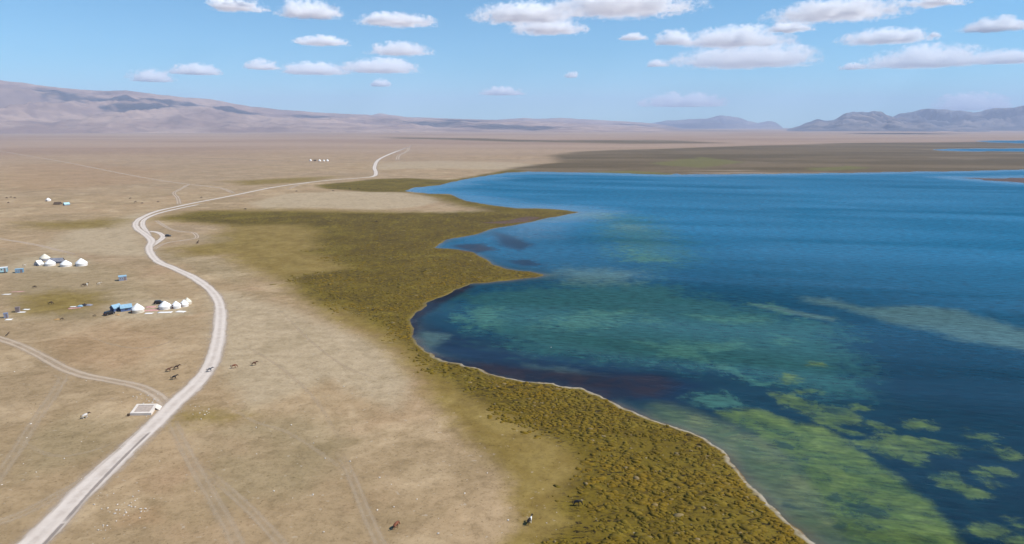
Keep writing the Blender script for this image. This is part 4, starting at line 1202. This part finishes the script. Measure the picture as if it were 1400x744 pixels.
m_cloud = cloud_material()
CLOUD_Z = 1700.0
cloud_me = None
def cloud(x0, x1, yt, yb, label, thick=1.0):
    """a flat-based cumulus over the point where this sight line reaches the cloud base"""
    global cloud_me
    if cloud_me is None:
        bm = bmesh.new(); bmesh.ops.create_icosphere(bm, subdivisions=3, radius=1.0)
        bmesh.ops.bisect_plane(bm, geom=bm.verts[:] + bm.edges[:] + bm.faces[:], plane_co=(0, 0, -.02), plane_no=(0, 0, -1), clear_outer=True)
        bmesh.ops.holes_fill(bm, edges=[e for e in bm.edges if e.is_boundary])
        bmesh.ops.recalc_face_normals(bm, faces=bm.faces)
        cloud_me = bpy.data.meshes.new('cloud'); bm.to_mesh(cloud_me); bm.free()
        cloud_me.materials.append(m_cloud)
    xm = (x0 + x1) / 2
    d = ray(xm, yb)
    t = (CLOUD_Z - CAM_H) / d.z
    t = min(t, 46000.0)
    c = d * t + Vector((0, 0, CAM_H))
    w = (x1 - x0) / F0 * t
    h = (yb - yt) / F0 * t
    o = bpy.data.objects.new('cloud', cloud_me); COL.objects.link(o)
    dep = min(max(h * 1.0, w * .55), 2500)
    h = max(h * .55, h - dep * 1.3 * (CLOUD_Z - CAM_H) / t * .6)
    dirh = Vector((d.x, d.y)).normalized()
    o.location = (c.x - dirh.x * dep * .45, c.y - dirh.y * dep * .45, c.z)
    o.scale = (w * .62, dep, h * 1.15)
    o.rotation_euler = (0, 0, -math.atan2(d.x, d.y))
    o['grain'] = min(2.2, 620.0 / max(h, 60))
    o['vapour'] = thick * 7.5 / max(h, 170)
    return tag(o, label, 'cloud', 'small white fair-weather clouds over the plain and lake')
for a in [
    (285, 362, -6, 16, 'leftmost cloud along the top edge of the sky, cut off above'),
    (384, 466, -4, 27, 'puffy bright cloud with a rounded top, near the top edge left of centre'),
    (404, 476, 48, 63, 'thin flat cloud right below the puffy one left of centre'),
    (178, 236, 93, 113, 'faint ragged cloud nearest above the long left hill', 1.2),
    (234, 303, 86, 103, 'low streaky cloud just right of the faint one above the left hill', 1.2),
    (336, 384, 80, 96, 'small rounded cloud low over the far end of the left hill', 1.2),
    (386, 474, 84, 103, 'pale stretched cloud right of the small rounded one, low on the left', 1.2),
    (490, 597, 17, 37, 'lone spindle-shaped cloud high between the puffy cloud and the big pair'),
    (505, 590, 56, 77, 'tattered cloud below the spindle-shaped one', .7),
    (470, 574, 79, 101, 'broad thin cloud under the tattered one', 1.2),
    (506, 534, 106, 119, 'tiny faint cloud low under the broad thin cloud', 1.2),
    (650, 784, 2, 33, 'wide upper cloud of the big pair at top centre'),
    (700, 800, 25, 48, 'lower right cloud tucked under the wide one at top centre'),
    (755, 948, -14, 24, 'long cloud along the top edge right of centre, cut off above'),
    (846, 886, 44, 56, 'small wisp under the long cloud right of centre', .7),
    (895, 950, 38, 63, 'small round-headed cloud at the left end of the stacked clouds', .9),
    (938, 1074, 35, 66, 'upper long cloud of the stack over the lake'),
    (928, 1108, 58, 94, 'lowest and longest cloud of the stack over the lake'),
    (1052, 1110, 28, 45, 'small flat cloud hanging beneath the big cauliflower cloud'),
    (1058, 1226, -1, 30, 'big cauliflower cloud near the top edge above the lake'),
    (884, 915, 80, 92, 'small oval cloud left of the stack over the lake', .8),
    (770, 792, 96, 107, 'tiny lone cloud low in the middle of the sky', .8),
    (658, 717, 118, 131, 'thin pale streak low above the distant hills at centre', 1.2),
    (876, 992, 126, 147, 'faint low cloud above the blue mountain', 1.2),
    (1244, 1318, -9, 10, 'cloud clipped by the top edge, near the right corner'),
    (1318, 1410, 21, 44, 'square-ended cloud at the right edge'),
    (1155, 1268, 37, 61, 'lens-shaped cloud between the cauliflower cloud and the right edge'),
    (1270, 1286, 42, 51, 'very small puff right of the lens-shaped cloud', .7),
    (1192, 1345, 60, 94, 'long heaped cloud below the lens-shaped one'),
    (1330, 1430, 66, 88, 'ragged cloud touching the right edge beside the long heaped one', .8),
    (1148, 1182, 85, 96, 'small streak left of the long heaped cloud', .7),
    (1280, 1375, 126, 152, 'hazy cloud bank sitting on the far right mountains', 1.2),
]: cloud(*a)

# higher clouds above the picture's top edge: their shadows lie on the hills and the far plain
def high_cloud(px, py, dist, w, dep, label):
    d = ray(px, py); S = d * (dist / math.hypot(d.x, d.y)) + Vector((0, 0, CAM_H))
    c = S + sun_dir * ((3300 - S.z) / sun_dir.z)
    o = bpy.data.objects.new('cloud', cloud_me); COL.objects.link(o)
    o.location = c; o.scale = (w, dep, 260); o.rotation_euler = (0, 0, -math.atan2(d.x, d.y))
    o['vapour'] = .05; o['grain'] = 1.0
    tag(o, label, 'cloud', 'clouds above the top edge that shade the hills')
for a in [
    (40, 117, 12600, 1100, 420, 'leftmost high cloud out of view, shading the crest of the left hill'),
    (150, 128, 12300, 1500, 450, 'second high cloud out of view, shading the left hill below its crest'),
    (205, 148, 11200, 700, 330, 'smaller high cloud out of view, shading the lower slope of the left hill'),
    (255, 138, 12600, 1100, 420, 'third high cloud out of view, shading the dip of the left hill'),
    (335, 150, 12300, 500, 260, 'small high cloud out of view, shading the right shoulder of the left hill'),
    (1235, 181, 8300, 700, 900, 'high cloud out of view, shading the plain at the foot of the right mountains'),
    (1345, 163, 16500, 1100, 700, 'high cloud out of view, shading the slope of the far right mountain'),
    (1215, 167, 14800, 700, 500, 'high cloud out of view, shading the saddle between the right mountains'),
]: high_cloud(*a)

# ------------------------------------------------------------------ air
def haze():
    bm = bmesh.new()
    zt = 1250.0
    box(bm, 0, 0, (zt - 32) / 2, 62000, 62000, zt + 32)
    M = Mat('air')
    v = M.n('VolumePrincipled', {'Color': (.60, .72, .98), 'Density': 5.2e-5, 'Anisotropy': .0})
    M.set(M.out.inputs['Volume'], v)
    o = bm_obj('haze', bm, M.m)
    tag(o, 'thin blue summer haze in the air over the whole plain', 'haze', kind='stuff')
haze()
